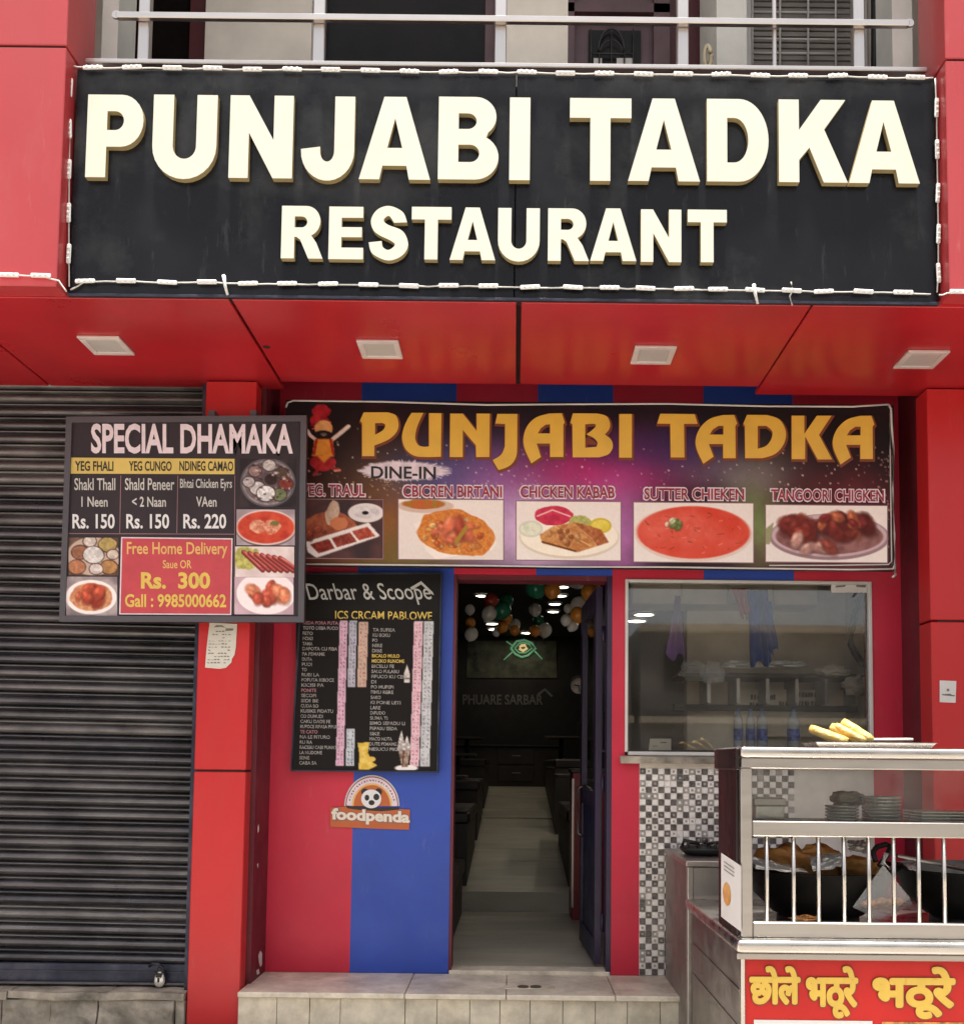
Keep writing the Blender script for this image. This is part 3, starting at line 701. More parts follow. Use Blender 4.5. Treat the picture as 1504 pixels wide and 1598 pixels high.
# ================================================================ FASCIA SIGN
sg = thing('shop_sign', 'large black sign board with cream raised letters PUNJABI TADKA RESTAURANT', 'sign', (0, YS, SOF))
xb0, xb1 = XFL+.012, XFR-.012
zb0, zb1 = SOF+.004, ZV(800, 114, YS)
seams = [xb0, XU(804,300,YS), xb1]
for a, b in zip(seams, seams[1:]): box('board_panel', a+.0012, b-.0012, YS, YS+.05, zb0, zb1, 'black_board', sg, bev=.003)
def arc(cx, cy, rx, ry, a0, a1, n=14):
    return [(cx+rx*math.cos(math.radians(a0+(a1-a0)*i/n)), cy+ry*math.sin(math.radians(a0+(a1-a0)*i/n))) for i in range(n+1)]
def smooth_loop(pts, sharp=(), n=5):
    out = []; m = len(pts)
    for i in range(m):
        p0, p1, p2, p3 = pts[i-1], pts[i], pts[(i+1)%m], pts[(i+2)%m]
        if i in sharp: p0 = p1
        if (i+1)%m in sharp: p3 = p2
        for k in range(n):
            t = k/n; q = []
            for d in (0, 1):
                a = 2*p1[d]; b = p2[d]-p0[d]; c = 2*p0[d]-5*p1[d]+4*p2[d]-p3[d]; e = -p0[d]+3*p1[d]-3*p2[d]+p3[d]
                q.append(.5*(a+b*t+c*t*t+e*t**3))
            out.append(tuple(q))
    return out
G = {
 'P': (69, [[(0,0),(24.5,0),(24.5,37)]+arc(42,68.5,27,31.5,-90,90)+[(0,100)], [(24.5,57)]+arc(34,68.5,11,11.5,-90,90)+[(24.5,80)]]),
 'U': (77, [[(0,100),(24.5,100)]+arc(38.5,38,14,15.5,180,360)+[(52.5,100),(77,100)]+arc(38.5,38,38.5,40,0,-180)]),
 'N': (77, [[(0,0),(0,100),(23,100),(53.5,46),(53.5,100),(77,100),(77,0),(53.5,0),(23.5,55),(23.5,0)]]),
 'J': (64, [[(40,100),(64,100)]+arc(32,34,32,36,0,-168)+[(0,36),(23,39)]+arc(31.5,34,8.5,13,180,360)]),
 'A': (85.5, [[(0,0),(29,100),(55.5,100),(85.5,0),(60,0),(56.8,16.5),(28,16.5),(24.5,0)], [(33.5,38),(51.5,38),(42.5,74)]]),
 'B': (72, [[(0,0)]+arc(44,27,28,27,-90,62)+arc(44,76,25,24,-52,90)+[(0,100)], [(24,21)]+arc(38,31.5,11,10.5,-90,90)+[(24,42)], [(24,61)]+arc(35,70.5,10.5,9.5,-90,90)+[(24,80)]]),
 'I': (24, [[(0,0),(24,0),(24,100),(0,100)]]),
 'T': (75, [[(25,0),(49.5,0),(49.5,76),(75,76),(75,100),(0,100),(0,76),(25,76)]]),
 'D': (74.5, [[(0,0)]+arc(39,50,35.5,50,-90,90,22)+[(0,100)], [(24.5,23)]+arc(33,50,17,27,-90,90,18)+[(24.5,77)]]),
 'K': (83, [[(0,0),(0,100),(24.5,100),(24.5,63),(51,100),(81,100),(55,64),(83,0),(54,0),(37,42),(24.5,27),(24.5,0)]]),
 'R': (79.5, [[(0,0),(25,0),(25,41),(29,41),(36,36),(52,0),(79.5,0),(67,30),(57,44)]+arc(47,71,27,29,-68,90)+[(0,100)], [(25,59)]+arc(38,69.5,11,10.5,-90,90)+[(25,80)]]),
 'E': (67, [[(0,0),(67,0),(67,22),(24.5,22),(24.5,42),(64,42),(64,61),(24.5,61),(24.5,79),(66,79),(66,100),(0,100)]]),
 'S': (74.5, [smooth_loop([(72,71),(63,91),(37.5,102),(15,94),(4,73),(13,51),(45,34),(49,26),(37.5,18),(27,24),(25,35),(.5,32),(8,11),(37.5,-2),(64,8),(74.5,29),(64,54),(36,66),(28,75),(37.5,83),(47.5,70)], (0,10,11,20))]),
}
YL = YS-.032
def sign_letters(word, us, v0, v1, uref):
    for ch, (u0, u1) in zip(word, us):
        w, con = G[ch]; um = (u0+u1)/2; dv = SLOPE*(um-uref)*.75+random.uniform(-.6,.6)
        Xa, Xb = XU(u0, (v0+v1)/2, YL), XU(u1, (v0+v1)/2, YL); Za, Zb = ZV(um, v1+dv, YL), ZV(um, v0+dv, YL)
        V, Fc = contour_shape(con, 1.0)
        wd = max(p[0] for c in con for p in c)
        P = []; fm = []
        for x, y, z in V: P.append(Vector((Xa+(Xb-Xa)*x/wd, YL if z > 0 else YS-.001, Za+(Zb-Za)*y/100)))
        FF = []
        for f in Fc:
            ys = [P[i].y for i in f]; front = max(ys) < YL+.001; back = min(ys) > YS-.002
            FF.append(tuple(f)); fm.append(0 if front else 1)
        o = add('letter', P, FF, None, sg, mats=['letter_face', 'letter_side'], fm=fm)
        bm = bmesh.new(); bm.from_mesh(o.data); bmesh.ops.recalc_face_normals(bm, faces=bm.faces); bm.to_mesh(o.data); bm.free()
sign_letters('PUNJABITADKA', [(135,223),(238,338),(358,457),(470,553),(561,672),(684,778),(795,827),(889,985),(980,1092),(1103,1199),(1215,1322),(1324,1434)], 151.5, 280.5, 785)
sign_letters('RESTAURANT', [(439,504),(513,567),(575,637),(642,704),(702,773),(777,842),(855,919),(921,993),(1000,1063),(1073,1134)], 324, 406, 785)
# seam trim under the board
box('board_trim', xb0, xb1, YS-.012, YS-.001, zb0, zb0+.012, 'shutter_bar', sg, bev=.002)

# ================================================================ STRING OF LED MODULES AROUND THE BOARD
led = thing('light_string', 'string of white light modules taped around the black sign', 'light string', (0, YS, SOF+.1))
v, f = bevelled(boxv(-.047,.047,-.008,.004,-.010,.010), BOXF, .004)
lv, lf = merge((v, f), lathe_v([(.007,-.008),(.006,-.012),(0,-.013)], (-.026,0,0), 8, 'Y'), lathe_v([(.007,-.008),(.006,-.012),(0,-.013)], (0,0,0), 8, 'Y'), lathe_v([(.007,-.008),(.006,-.012),(0,-.013)], (.026,0,0), 8, 'Y'))
led_me = mesh_of('light_module', lv, lf, 'led_white')
YLD = YS-.018
top = [(115,103)] + [(u, 104.5+(u-145)*.0122+random.uniform(-.8,.8)) for u in (145,206,269,332,394,456,516,578,639,700,762,822,882,943,1004,1066,1125,1186,1245,1307,1369,1428)] + [(1456,121)]
botm = [(110,452)] + [(u, 438+(u-133)*.0142+random.uniform(-1,1)) for u in (133,197,261,323,387,448,512,575,638,700,762,827,894,951,1007,1067,1120,1178,1235,1285,1347,1409)] + [(1452,459)]
lft = [(112,108),(110,137),(109,201),(108,264),(107.5,332),(107.5,396),(108,447)]
rgt = [(1459,122),(1461,168),(1462,233),(1463,301),(1464,365),(1464,426),(1462,456)]
def wire(pts, Y, sag=1.5):
    out = []
    for (a, b), (c, d) in zip(pts, pts[1:]):
        for t in (0, .25, .5, .75): out.append(W(a+(c-a)*t, b+(d-b)*t+sag*math.sin(math.pi*t)*random.uniform(.2,1), Y))
    out.append(W(*pts[-1], Y)); return out
for pts, hor in ((top,1), (botm,1), (lft,0), (rgt,0)):
    tube('wire', wire(pts, YLD+.004), .0035, 'wire_white', led, 5)
    for u, v in pts[1:-1]:
        inst('light_module', led_me, W(u, v, YLD), led, rot=(random.uniform(-.2,.2), (0 if hor else math.pi/2)+random.uniform(-.06,.06), 0))
ext_l = [(-30,427),(22,429),(64,430),(92,438),(104,455)]
tube('wire', wire(ext_l, YF-.012), .0035, 'wire_white', led, 5); inst('light_module', led_me, W(64,430,YF-.012), led, rot=(0,.02,0)); inst('light_module', led_me, W(14,429,YF-.012), led, rot=(0,.02,0))
ext_r = [(1465,460),(1478,457),(1498,455),(1530,457)]
tube('wire', wire(ext_r, YF-.012), .0035, 'wire_white', led, 5); inst('light_module', led_me, W(1497,455,YF-.012), led)
for u, v in ((351,438),(1178,452)):
    tube('tape_strip', [W(u-2,v-8,YLD-.002), W(u,v+6,YLD-.01), W(u+4,v+22,YLD-.004)], [.010,.008,.006], 'led_white', led, 5)
tube('wire', [W(1234,440,YLD), W(1237,452,YLD-.01), W(1232,462,YLD), W(1236,476,YLD)], .004, 'wire_white', led, 5)

# ================================================================ SOFFIT DOWNLIGHTS
for (u, v), lab in zip(((166,537),(593,543),(1019,552),(1437,559)), (
        'square flat downlight in the red soffit above the roller shutter', 'square flat downlight in the soffit over the dancing figure on the banner',
        'square flat downlight in the soffit over the middle of the food banner', 'square flat downlight in the soffit above the plain red pillar')):
    c = WZ(u, v, SOF); t = thing('downlight', lab, 'light', (c.x, c.y, SOF-.014), 'soffit downlights')
    h = .108
    for x0, x1, y0, y1 in ((-h,h,-h,-h+.03),(-h,h,h-.03,h),(-h,-h+.03,-h+.03,h-.03),(h-.03,h,-h+.03,h-.03)):
        box('frame', c.x+x0, c.x+x1, c.y+y0, c.y+y1, SOF-.014, SOF-.001, 'light_frame', t, bev=.002)
    box('diffuser', c.x-h+.03, c.x+h-.03, c.y-h+.03, c.y+h-.03, SOF-.009, SOF-.001, 'lens_grey', t)
c = WZ(416, 541, SOF)
lathe('screw_hole', [(.02,-.002),(.011,-.004),(0,-.003)], (c.x, c.y, SOF), 'seam_dark', bld, 10)
# ================================================================ HANGING MENU BOARD (left)
YM = 5.39
ms = thing('menu_sign', 'dark framed hanging sign headed SPECIAL DHAMAKA over the shutter and pillar', 'sign', W(290, 970, YM))
TLm, TRm, BRm, BLm = (103,650), (478,648), (474,971), (92,970)
def frame_quad(name, outer, inner, Y0, Y1, m, parent):
    P = [W(*p, Y0) for p in outer]+[W(*p, Y0) for p in inner]; Q = [Vector((p.x, Y1, p.z)) for p in P]
    F_ = []
    for i in range(4):
        j = (i+1)%4; F_ += [(i, j, 4+j, 4+i), (i, 8+i, 8+j, j), (4+i, 4+j, 12+j, 12+i)]
    return add(name, P+Q, F_, m, parent)
def inset(q, d): 
    (a,b),(c,e),(f,g),(h,i) = q; return [(a+d,b+d),(c-d,e+d),(f-d,g-d),(h+d,i-d)]
P = [W(*p, YM) for p in (TLm,TRm,BRm,BLm)]
add('board', P+[Vector((p.x, YM+.04, p.z)) for p in P], [(3,2,1,0),(4,5,6,7),(0,1,5,4),(1,2,6,5),(2,3,7,6),(3,0,4,7)], 'sign_brown', ms)
frame_quad('frame', [TLm,TRm,BRm,BLm], inset([TLm,TRm,BRm,BLm], 9), YM-.012, YM-.0005, 'sign_frame', ms)
Yt = YM-.003
def ml(s, u0, v0, u1, v1, m, bold=.02): return lettering('lettering', s, u0, v0, u1, v1, Yt, m, ms, bold, slope=0.002)
lettering('lettering', 'SPECIAL DHAMAKA', 145, 664, 460, 711, Yt+.0012, 'ink_black', ms, .035, slope=.004)
ml('SPECIAL DHAMAKA', 142, 661, 457, 708, 'ink_pink', .03)
hb = quad_px('heading_bar', [(109,714),(366,716),(366,740),(108,739)], Yt, 'ink_yellow_box', ms)
for s, a, b in (('YEG FHALI',117,177),('YEG CUNGO',201,268),('NDINEG CAMAO',280,364)):
    lettering('lettering', s, a, 719.5, b, 735, Yt-.0012, 'ink_black', hb, .022, slope=.006)
for s, a, b, v in (('Shakl Thall',116,180,746),('Shald Peneer',195,272,746),('Bhtai Chicken Eyrs',281,362,747)):
    ml(s, a, v, b, v+(19 if 'p' not in s else 19), 'ink_white_soft', .012)
for s, a, b in (('1 Neen',127,168),('< 2 Naan',206,259),('VAen',306,338)): ml(s, a, 775, b, 791, 'ink_white_soft', .015)
for s, a, b in (('Rs. 150',113,179),('Rs. 150',197,264),('Rs. 220',286,353)): ml(s, a, 802, b, 825, 'ink_white', .022)
for u in (188, 277): quad_px('divider', [(u,742),(u+1.2,742),(u-.5,832),(u-1.7,832)], Yt, 'ink_line', ms)
quad_px('divider', [(104,832),(366,833),(366,834.3),(104,833.3)], Yt, 'ink_line', ms); quad_px('divider', [(366,742),(367,742),(366,958),(365,958)], Yt, 'ink_line', ms)
quad_px('offer_border', [(189,838),(363,840),(361,960),(186,959)], Yt, 'ink_pink', ms)
ob = quad_px('offer_box', [(191,840),(361,842),(359,958),(188,957)], Yt-.0012, 'ink_red_box', ms)
def ol(s, u0, v0, u1, v1, m, bold): lettering('lettering', s, u0, v0, u1, v1, Yt-.0024, m, ob, bold, slope=.003)
ol('Free Home Delivery', 198, 846, 355, 871, 'ink_pale_orange', .016); ol('Saue OR', 254, 874, 299, 887, 'ink_pale_orange', .014)
ol('Rs.', 220, 893, 259, 919, 'ink_yellow', .035); ol('300', 278, 893, 328, 919, 'ink_yellow', .035); ol('Gall : 9985000662', 195, 927, 353, 948, 'ink_yellow', .024)
GAIN = 1.12
def photo(u0, v0, u1, v1, paint, Y, parent, slope=SLOPE, step=1.1, bgc=(235,228,222), m='print', seed=1):
    c = Canvas(u0, v0, u1, v1, step, bgc); paint(c); c.grain(.025, 3, seed); c.c = c.c*GAIN*.93
    return c.sheet('food_picture', Y, m, parent, lambda u, v: W(u, v+slope*(u-(u0+u1)/2), Y))
def pt_thali(c):
    c.put(np.ones(c.U.shape), (62,52,54), (45,38,40), 4, 20)
    c.ell(418,753,43,38,(95,88,92)); c.ell(418,753,40,35,(150,140,140),(110,100,104)); c.ell(418,753,37,32,(118,100,100),(84,70,74))
    r = random.Random(3)
    for x, y, k, col in ((398,735,10,(150,120,115)),(420,726,10,(200,190,185)),(440,738,10,(90,70,60)),(446,755,11,(130,60,50)),(436,772,11,(120,125,90)),(402,762,12,(215,205,205)),(415,770,14,(235,228,228)),(388,752,9,(190,180,180)),(423,748,9,(60,40,38))):
        c.ell(x,y,k+1.5,k*.85+1.5,(60,50,50)); c.ell(x,y,k,k*.85,col,np.array(col)*.8,seed=int(x)+int(y),scale=3)
    for i in range(40): c.ell(r.uniform(385,452),r.uniform(726,780),r.uniform(1,3),r.uniform(1,2),r.choice(((230,220,215),(60,30,30),(170,150,140),(40,35,35))),alpha=.7)
def pt_curry(cx, cy, rx, ry, base=(205,80,55), dark=(175,55,40), cream=True):
    def f(c):
        c.put(np.ones(c.U.shape), (190,175,178), (150,135,140), 9, 30)
        c.ell(cx,cy+2,rx*1.04,ry*1.1,(120,95,95)); c.ell(cx,cy,rx*1.02,ry*1.06,(220,200,195)); c.ell(cx,cy,rx*.97,ry*.97,base,dark,seed=5,scale=14,soft=2)
        if cream:
            for dx in (-.28,.2):
                c.ell(cx+dx*rx,cy-.05*ry,rx*.28,ry*.42,(225,170,140),(190,110,85),ang=.5*dx,wob=.5,seed=8,scale=4)
            c.ell(cx+.3*rx,cy-.25*ry,rx*.16,ry*.14,(110,110,60),wob=.4,seed=3)
    return f
def pt_kebab(c):
    c.put(np.ones(c.U.shape), (228,212,208), (205,185,182), 6, 25)
    c.ell(385,872,22,18,(200,190,110),(150,150,80),wob=.5,seed=2,scale=5)
    for i in range(7):
        x = 380+i*9.5; c.line([(x,862+i*1.5),(x+30,890+i*.2)],7.5,(120,50,48)); c.line([(x+1,861+i*1.5),(x+30,888+i*.2)],4.2,(185,85,78)); c.line([(x+3,862+i*1.5),(x+26,884)],1.2,(225,150,135))
def pt_chicken(c):
    c.put(np.ones(c.U.shape), (205,175,185), (185,155,165), 6, 25)
    c.ell(415,926,46,33,(240,225,225)); c.lumps(418,922,30,17,13,8,14,((215,110,85),(225,135,100),(190,85,65),(230,150,120)),4)
def pt_plates(c):
    c.put(np.ones(c.U.shape), (120,95,80), (80,60,52), 6, 12)
    c.ell(146,868,42,30,(190,165,150)); 
    for x,y,k,col in ((125,862,13,(165,110,85)),(120,885,13,(195,130,95)),(170,885,13,(190,140,90)),(140,845,10,(225,210,200)),(168,850,14,(185,160,100)),(146,866,16,(226,218,214)),(150,888,10,(225,210,205)),(176,865,9,(225,205,190))):
        c.ell(x,y,k+1.5,k*.8+1.5,(80,55,45)); c.ell(x,y,k,k*.8,col,np.array(col)*.82,seed=int(x),scale=4,wob=.2)
def pt_rice(c):
    c.put(np.ones(c.U.shape), (175,160,160), (130,115,118), 6, 20)
    c.ell(142,932,40,27,(240,228,225)); c.ell(142,932,33,22,(190,120,90),(210,160,110),scale=4,wob=.2); c.lumps(142,930,22,13,12,6,12,((195,85,60),(180,70,52),(205,105,75)),6)
photo(374, 716, 462, 791, pt_thali, Yt, ms, .004, seed=1)
photo(369, 795, 460, 851, pt_curry(415,823,46,26), Yt, ms, .004, seed=2)
photo(367, 853, 459, 901, pt_kebab, Yt, ms, .004, seed=3)
photo(366, 900.5, 458, 959, pt_chicken, Yt, ms, .004, seed=4)
photo(107, 839, 185, 898, pt_plates, Yt, ms, .004, seed=5)
photo(103, 900, 183, 961, pt_rice, Yt, ms, .004, seed=6)
for u in (330, 395): boxpx('hanger', u-5, 640, u+5, 652, YM+.02, YP-.001, 'sign_frame', ms)

# ================================================================ FOOD BANNER OVER DOOR AND WINDOW
YBN = 5.64
bn = thing('food_banner', 'wide printed food banner with golden PUNJABI TADKA over the doorway', 'banner', W(920, 885, YBN))
c = Canvas(447, 629, 1394, 886, 1.5, (22,16,18))
sl = .0085
def bmap(Y): return lambda u, v: W(u, v + sl*(u-920), Y)
U_, V_ = c.U, c.V
h = np.clip((V_-700)/150, 0, 1)
def glow(cx, cy, rx, ry, col, a=1.0, seed=1):
    d = ((U_-cx)/rx)**2+((V_-cy)/ry)**2; n = .55+.9*(c.noise(90, seed, 4)-.2)
    c.put(np.exp(-d*1.6)*a*np.clip(n, 0, 1.2), col)
c.put(np.clip((c.noise(70, 3, 4)-.42)*1.4, 0, .5), (60,26,30))
glow(520,840,150,110,(120,60,30),.9,11); glow(600,800,90,110,(150,92,36),1,12); glow(650,880,130,60,(120,110,50),.8,22)
glow(730,740,160,60,(60,80,130),1,13); glow(790,790,150,110,(150,110,175),1,14); glow(930,740,170,60,(190,30,100),1.1,15)
glow(840,840,130,90,(215,180,215),1.2,16); glow(975,830,70,110,(200,120,190),1.1,17); glow(1060,700,120,50,(60,50,110),.8,18)
glow(1185,820,60,120,(125,150,85),1.2,19); glow(1150,740,120,40,(150,140,150),.8,20); glow(1330,770,130,60,(110,40,45),.9,21); glow(1300,870,160,60,(120,60,70),.8,23)
glow(960,690,70,30,(90,40,90),.6,25)
r = random.Random(5)
for i in range(220):
    u, v = r.uniform(470,1390), r.gauss(735,22); k = r.uniform(.6,1.7); c.ell(u, v, k, k, (235,215,200), alpha=r.uniform(.15,.9), soft=.8)
for i in range(90):
    u, v = r.gauss(1385,10), r.uniform(700,880); k = r.uniform(.7,2.2); c.ell(u, v, k, k, (190,150,140), alpha=r.uniform(.2,.9), soft=.8)
for i in range(60): u, v = r.gauss(610,30), r.gauss(757,10); c.ell(u, v, 1.2, 1, (230,190,120), alpha=r.uniform(.3,.9), soft=.8)
# turbaned dancer
red, skin, orange, dk = (172,36,44), (222,168,128), (214,128,40), (30,18,18)
c.ell(501,645,14,10,red,(140,24,34),wob=.5,seed=2); c.line([(497,650),(499,672)],14,red); c.ell(500,663,17,12,(196,44,52),(150,28,38),ang=.4); c.line([(485,668),(510,655)],2,(120,20,30)); c.line([(488,673),(516,662)],2,(225,80,80))
c.ell(505,672,14,13,(214,150,80),(226,170,110)); c.ell(504,684,16,9,dk); c.ell(505,681,5,2.2,(230,210,190)); c.ell(505,680,9,2.4,dk,alpha=.6)
c.line([(493,690),(484,683),(480,676)],5,(225,205,195)); c.line([(520,688),(530,680),(543,669)],6,(222,200,186)); c.line([(539,672),(545,668)],3.5,(235,215,200))
c.poly([(491,688),(519,688),(522,716),(487,716)],orange,(226,150,60)); c.line([(494,690),(490,712)],4,(170,40,36)); c.line([(516,690),(520,712)],4,(170,40,36))
c.ell(504,726,20,12,(150,30,36),(184,48,48),wob=.3,seed=4); c.poly([(494,714),(520,712),(506,726)],(220,140,50))
c.line([(496,732),(494,740),(490,744)],5,(160,34,38)); c.line([(514,732),(522,735),(530,737)],5,(170,40,40)); c.line([(489,745),(500,743)],3,(120,70,70)); c.line([(522,738),(530,737)],3,(200,150,120))
# ragged white splash behind DINE-IN
m_ = c.emask(632,737,66,14.5,soft=3,wob=.35,seed=9); c.put(m_, (228,214,220), (206,192,202), 3, 14)
for i in range(70):
    t = r.random()*6.283; k = r.uniform(.95,1.14); c.line([(632+66*.86*math.cos(t),737+14*.8*math.sin(t)),(632+66*k*math.cos(t),737+15*k*math.sin(t))],r.uniform(.8,2),(222,208,214),alpha=.9)
c.grain(.05, 4, 4); c.c = c.c*GAIN*.9
sheet = c.sheet('banner_sheet', YBN, 'print', bn, bmap(YBN))
PQ = [bmap(YBN+.003)(u, v) for u, v in ((446,628),(1395,628),(1395,887),(446,887))]
add('banner_backing', PQ+[Vector((p.x, YBN+.03, p.z)) for p in PQ], [(3,2,1,0),(4,5,6,7),(0,1,5,4),(1,2,6,5),(2,3,7,6),(3,0,4,7)], 'board_black', bn)
k1 = 250/1504; k3 = 370/1504
Z1 = lambda pts: [(550+k1*x, 630+k1*y) for x, y in pts]
Z2 = lambda pts: [(790+k1*x, 630+k1*y-2.0) for x, y in pts]
Z3 = lambda pts: [(1010+k3*x, 630+k3*y-3.6) for x, y in pts]
def sm(pts, sharp): return smooth_loop(pts, sharp, 4)
A_out = [(355,395),(420,350),(390,270),(480,270),(480,360),(560,360),(558,155),(570,140),(550,85),(480,86),(400,108),(340,160),(308,230),(312,300)]
A_in = [(395,210),(482,210),(482,155),(450,155),(415,178)]
gold = [
 [Z1(sm([(70,160),(105,80),(330,80),(405,108),(432,185),(415,262),(340,335),(205,392),(205,492),(90,492),(90,182)],(0,1,2,7,8,9,10))), Z1(sm([(212,182),(280,180),(308,200),(285,248),(212,290)],(0,1,4)))],
 [Z1(sm([(555,85),(665,85),(612,200),(588,310),(610,380),(660,403),(718,400),(718,88),(835,88),(830,497),(690,500),(580,488),(498,425),(465,325),(482,225),(520,140)],(0,1,6,7,8,9)))],
 [Z1([(918,92),(1035,92),(1165,255),(1165,92),(1288,92),(1285,500),(1160,500),(1158,390),(1035,245),(1035,500),(912,500)])],
 [Z1(sm([(1360,95),(1547,95),(1545,410),(1538,490),(1500,560),(1440,600),(1370,622),(1315,530),(1395,478),(1430,400),(1432,190),(1340,185)],(0,1,2,6,7,9,10,11)))],
 [Z2(sm([(235,572),(325,512),(285,385),(410,385),(410,512),(535,512),(535,205),(548,190),(520,100),(400,103),(280,140),(200,215),(162,320),(170,430)],(0,1,2,3,4,5,6,7,8,9))), Z2([(295,290),(410,290),(410,205),(370,208),(325,240)])],
 [Z2(sm([(622,515),(620,205),(600,190),(625,102),(850,103),(938,127),(972,190),(965,250),(925,300),(985,352),(998,420),(960,485),(870,515)],(0,1,2,3,4,8,12))), Z2(sm([(740,205),(822,200),(840,220),(810,255),(750,300),(815,330),(855,375),(845,416),(740,425)],(0,4,7,8)))],
 [Z2([(1060,108),(1178,108),(1178,518),(1058,518)])],
 [Z3([(82,78),(300,80),(318,142),(232,142),(235,355),(148,355),(145,142),(62,140)])],
 [Z3(sm(A_out,(0,1,2,3,4,5,6,7,8,9))), Z3(A_in)],
 [Z3(sm([(620,360),(618,155),(608,142),(632,85),(760,86),(838,115),(878,190),(866,268),(812,332),(730,360)],(0,1,2,3,4,9))), Z3(sm([(700,155),(755,155),(792,190),(785,240),(752,282),(700,300)],(0,1,5)))],
 [Z3([(915,90),(995,90),(995,206),(1075,90),(1168,90),(1088,212),(1172,368),(1080,368),(1001,222),(1000,366),(915,366)])],
 [Z3([(x+870,y+5) for x, y in sm(A_out,(0,1,2,3,4,5,6,7,8,9))]), Z3([(x+870,y+5) for x, y in A_in])],
]
for g in gold:
    lt = shape_px('letter', g, YBN-.0045, 'ink_gold', bn)
    shape_px('letter_shadow', g, YBN-.002, 'ink_gold_edge', lt, offset=2.2, du=1.2, dv=2.2)
lettering('lettering', 'DINE-IN', 579, 728, 680, 747, YBN-.003, 'ink_black', bn, .018)
for s, u0, u1, v in (('VEG. TRAUL',470,569,756),('CBICREN BIRTANI',629,783,758),('CHICKEN KABAB',812,959,759),('SUTTER CHIEKEN',1005,1161,762),('TANGOORI CHIGKEN',1203,1379,764)):
    lettering('lettering_halo', s, u0-2, v-2, u1+2, v+20, YBN-.0022, 'ink_pink', bn, .075, slope=.008)
    lettering('lettering', s, u0, v, u1, v+18, YBN-.0042, 'ink_darkred', bn, .022, slope=.008)
def bphoto(u0, v0, u1, v1, p, seed, bgc=(232,222,214)):
    quad_px('picture_edge', [(u0-1.5,v0-1.5-.0085*(u1-u0)/2),(u1+1.5,v0-1.5+.0085*(u1-u0)/2),(u1+1.5,v1+1.5+.0085*(u1-u0)/2),(u0-1.5,v1+1.5-.0085*(u1-u0)/2)], YBN-.002, 'ink_line', bn)
    photo(u0, v0, u1, v1, p, YBN-.0035, bn, .0085, bgc=bgc, seed=seed)
def f_thali(c):
    c.put(np.ones(c.U.shape), (88,58,56), (60,44,46), 3, 25)
    c.ell(571,800,28,15,(225,215,212)); c.ell(571,799,21,10,(200,190,190),(225,218,216)); c.ell(570,800,5,3,(30,20,25))
    c.ell(515,825,42,26,(140,70,50),(170,96,62),wob=.3,scale=8); c.ell(519,800,10,20,(206,180,158),(180,150,126),ang=.3,wob=.5,seed=7); c.ell(529,817,14,10,(200,120,80),wob=.4)
    c.poly([(477,846),(575,815),(593,836),(494,871),(480,862)],(235,222,216)); c.poly([(484,850),(513,841),(522,856),(497,864)],(110,36,30),(150,60,45),scale=4); c.poly([(517,840),(546,831),(557,845),(526,854)],(120,44,36),(160,72,54),scale=4); c.poly([(549,829),(573,822),(586,836),(560,843)],(150,60,46),(190,90,66),scale=4)
    c.lumps(492,832,14,8,8,4,7,((130,60,48),(165,80,60)),2)
def f_biryani(c):
    c.put(np.clip((c.V-780)/90,0,1)*.3, (205,190,180))
    c.ell(664,790,44,11,(205,180,165)); c.ell(660,787,32,8,(190,90,50),(150,120,40),scale=4,wob=.3)
    c.poly([(645,818),(690,800),(745,805),(775,846),(768,858),(680,873),(665,860)],(238,226,215))
    c.ell(709,832,63,36,(214,140,66),(196,110,48),wob=.35,seed=4,scale=3,ang=.15); c.lumps(710,835,50,25,38,3,6,((228,160,90),(206,120,60),(236,190,120),(190,90,50)),8)
    c.lumps(706,825,38,16,13,9,17,((226,118,82),(214,96,66),(232,140,100),(190,80,56)),9,.5)
    c.line([(712,845),(728,822)],6,(160,130,50))
def f_kabab(c):
    c.ell(888,838,78,34,(214,200,178)); c.ell(888,836,76,32,(240,230,212)); c.ell(864,805,30,15,(206,60,84),(180,40,70),wob=.2); c.line([(838,806),(862,796),(890,806)],2,(235,190,190))
    c.ell(828,826,19,13,(206,206,190)); c.ell(828,826,16,10,(225,224,200),(190,196,170)); c.ell(905,816,18,12,(160,160,90),(190,186,110),wob=.4,scale=4); c.ell(937,820,17,12,(200,176,50)); c.ell(937,820,14,9.5,(226,206,90),(214,190,70))
    c.poly([(842,835),(862,822),(895,815),(925,842),(932,852),(900,862),(846,848)],(176,110,60),(205,150,92),scale=6); c.poly([(895,815),(925,842),(932,852),(950,846),(938,826),(912,818)],(150,80,44),(186,120,74),scale=5); c.line([(846,846),(898,860)],3,(110,60,30)); c.line([(866,822),(922,852)],1.5,(226,176,120))
    c.lumps(880,838,30,10,9,3,7,((205,145,90),(160,95,52)),3)
def f_butter(c):
    c.ell(1082,833,92,44,(222,200,188)); c.ell(1082,831,88,41,(206,66,46),(214,84,66),seed=4,scale=30,soft=2); c.ell(1062,826,58,26,(214,92,74),(222,110,92),alpha=.6,soft=14)
    r = random.Random(4)
    for i in range(34):
        t = r.random()*6.28; q = math.sqrt(r.random()); x, y = 1082+80*q*math.cos(t), 831+36*q*math.sin(t); a = r.random()*3; k = r.uniform(2,6)
        c.line([(x-k*math.cos(a),y-k*.5*math.sin(a)),(x+k*math.cos(a),y+k*.5*math.sin(a))],r.uniform(.8,1.8),r.choice(((160,50,36),(232,140,120),(110,60,40))),alpha=.7)
    c.lumps(1052,818,13,6,9,3,7,((205,205,160),(120,130,70),(232,214,190)),6)
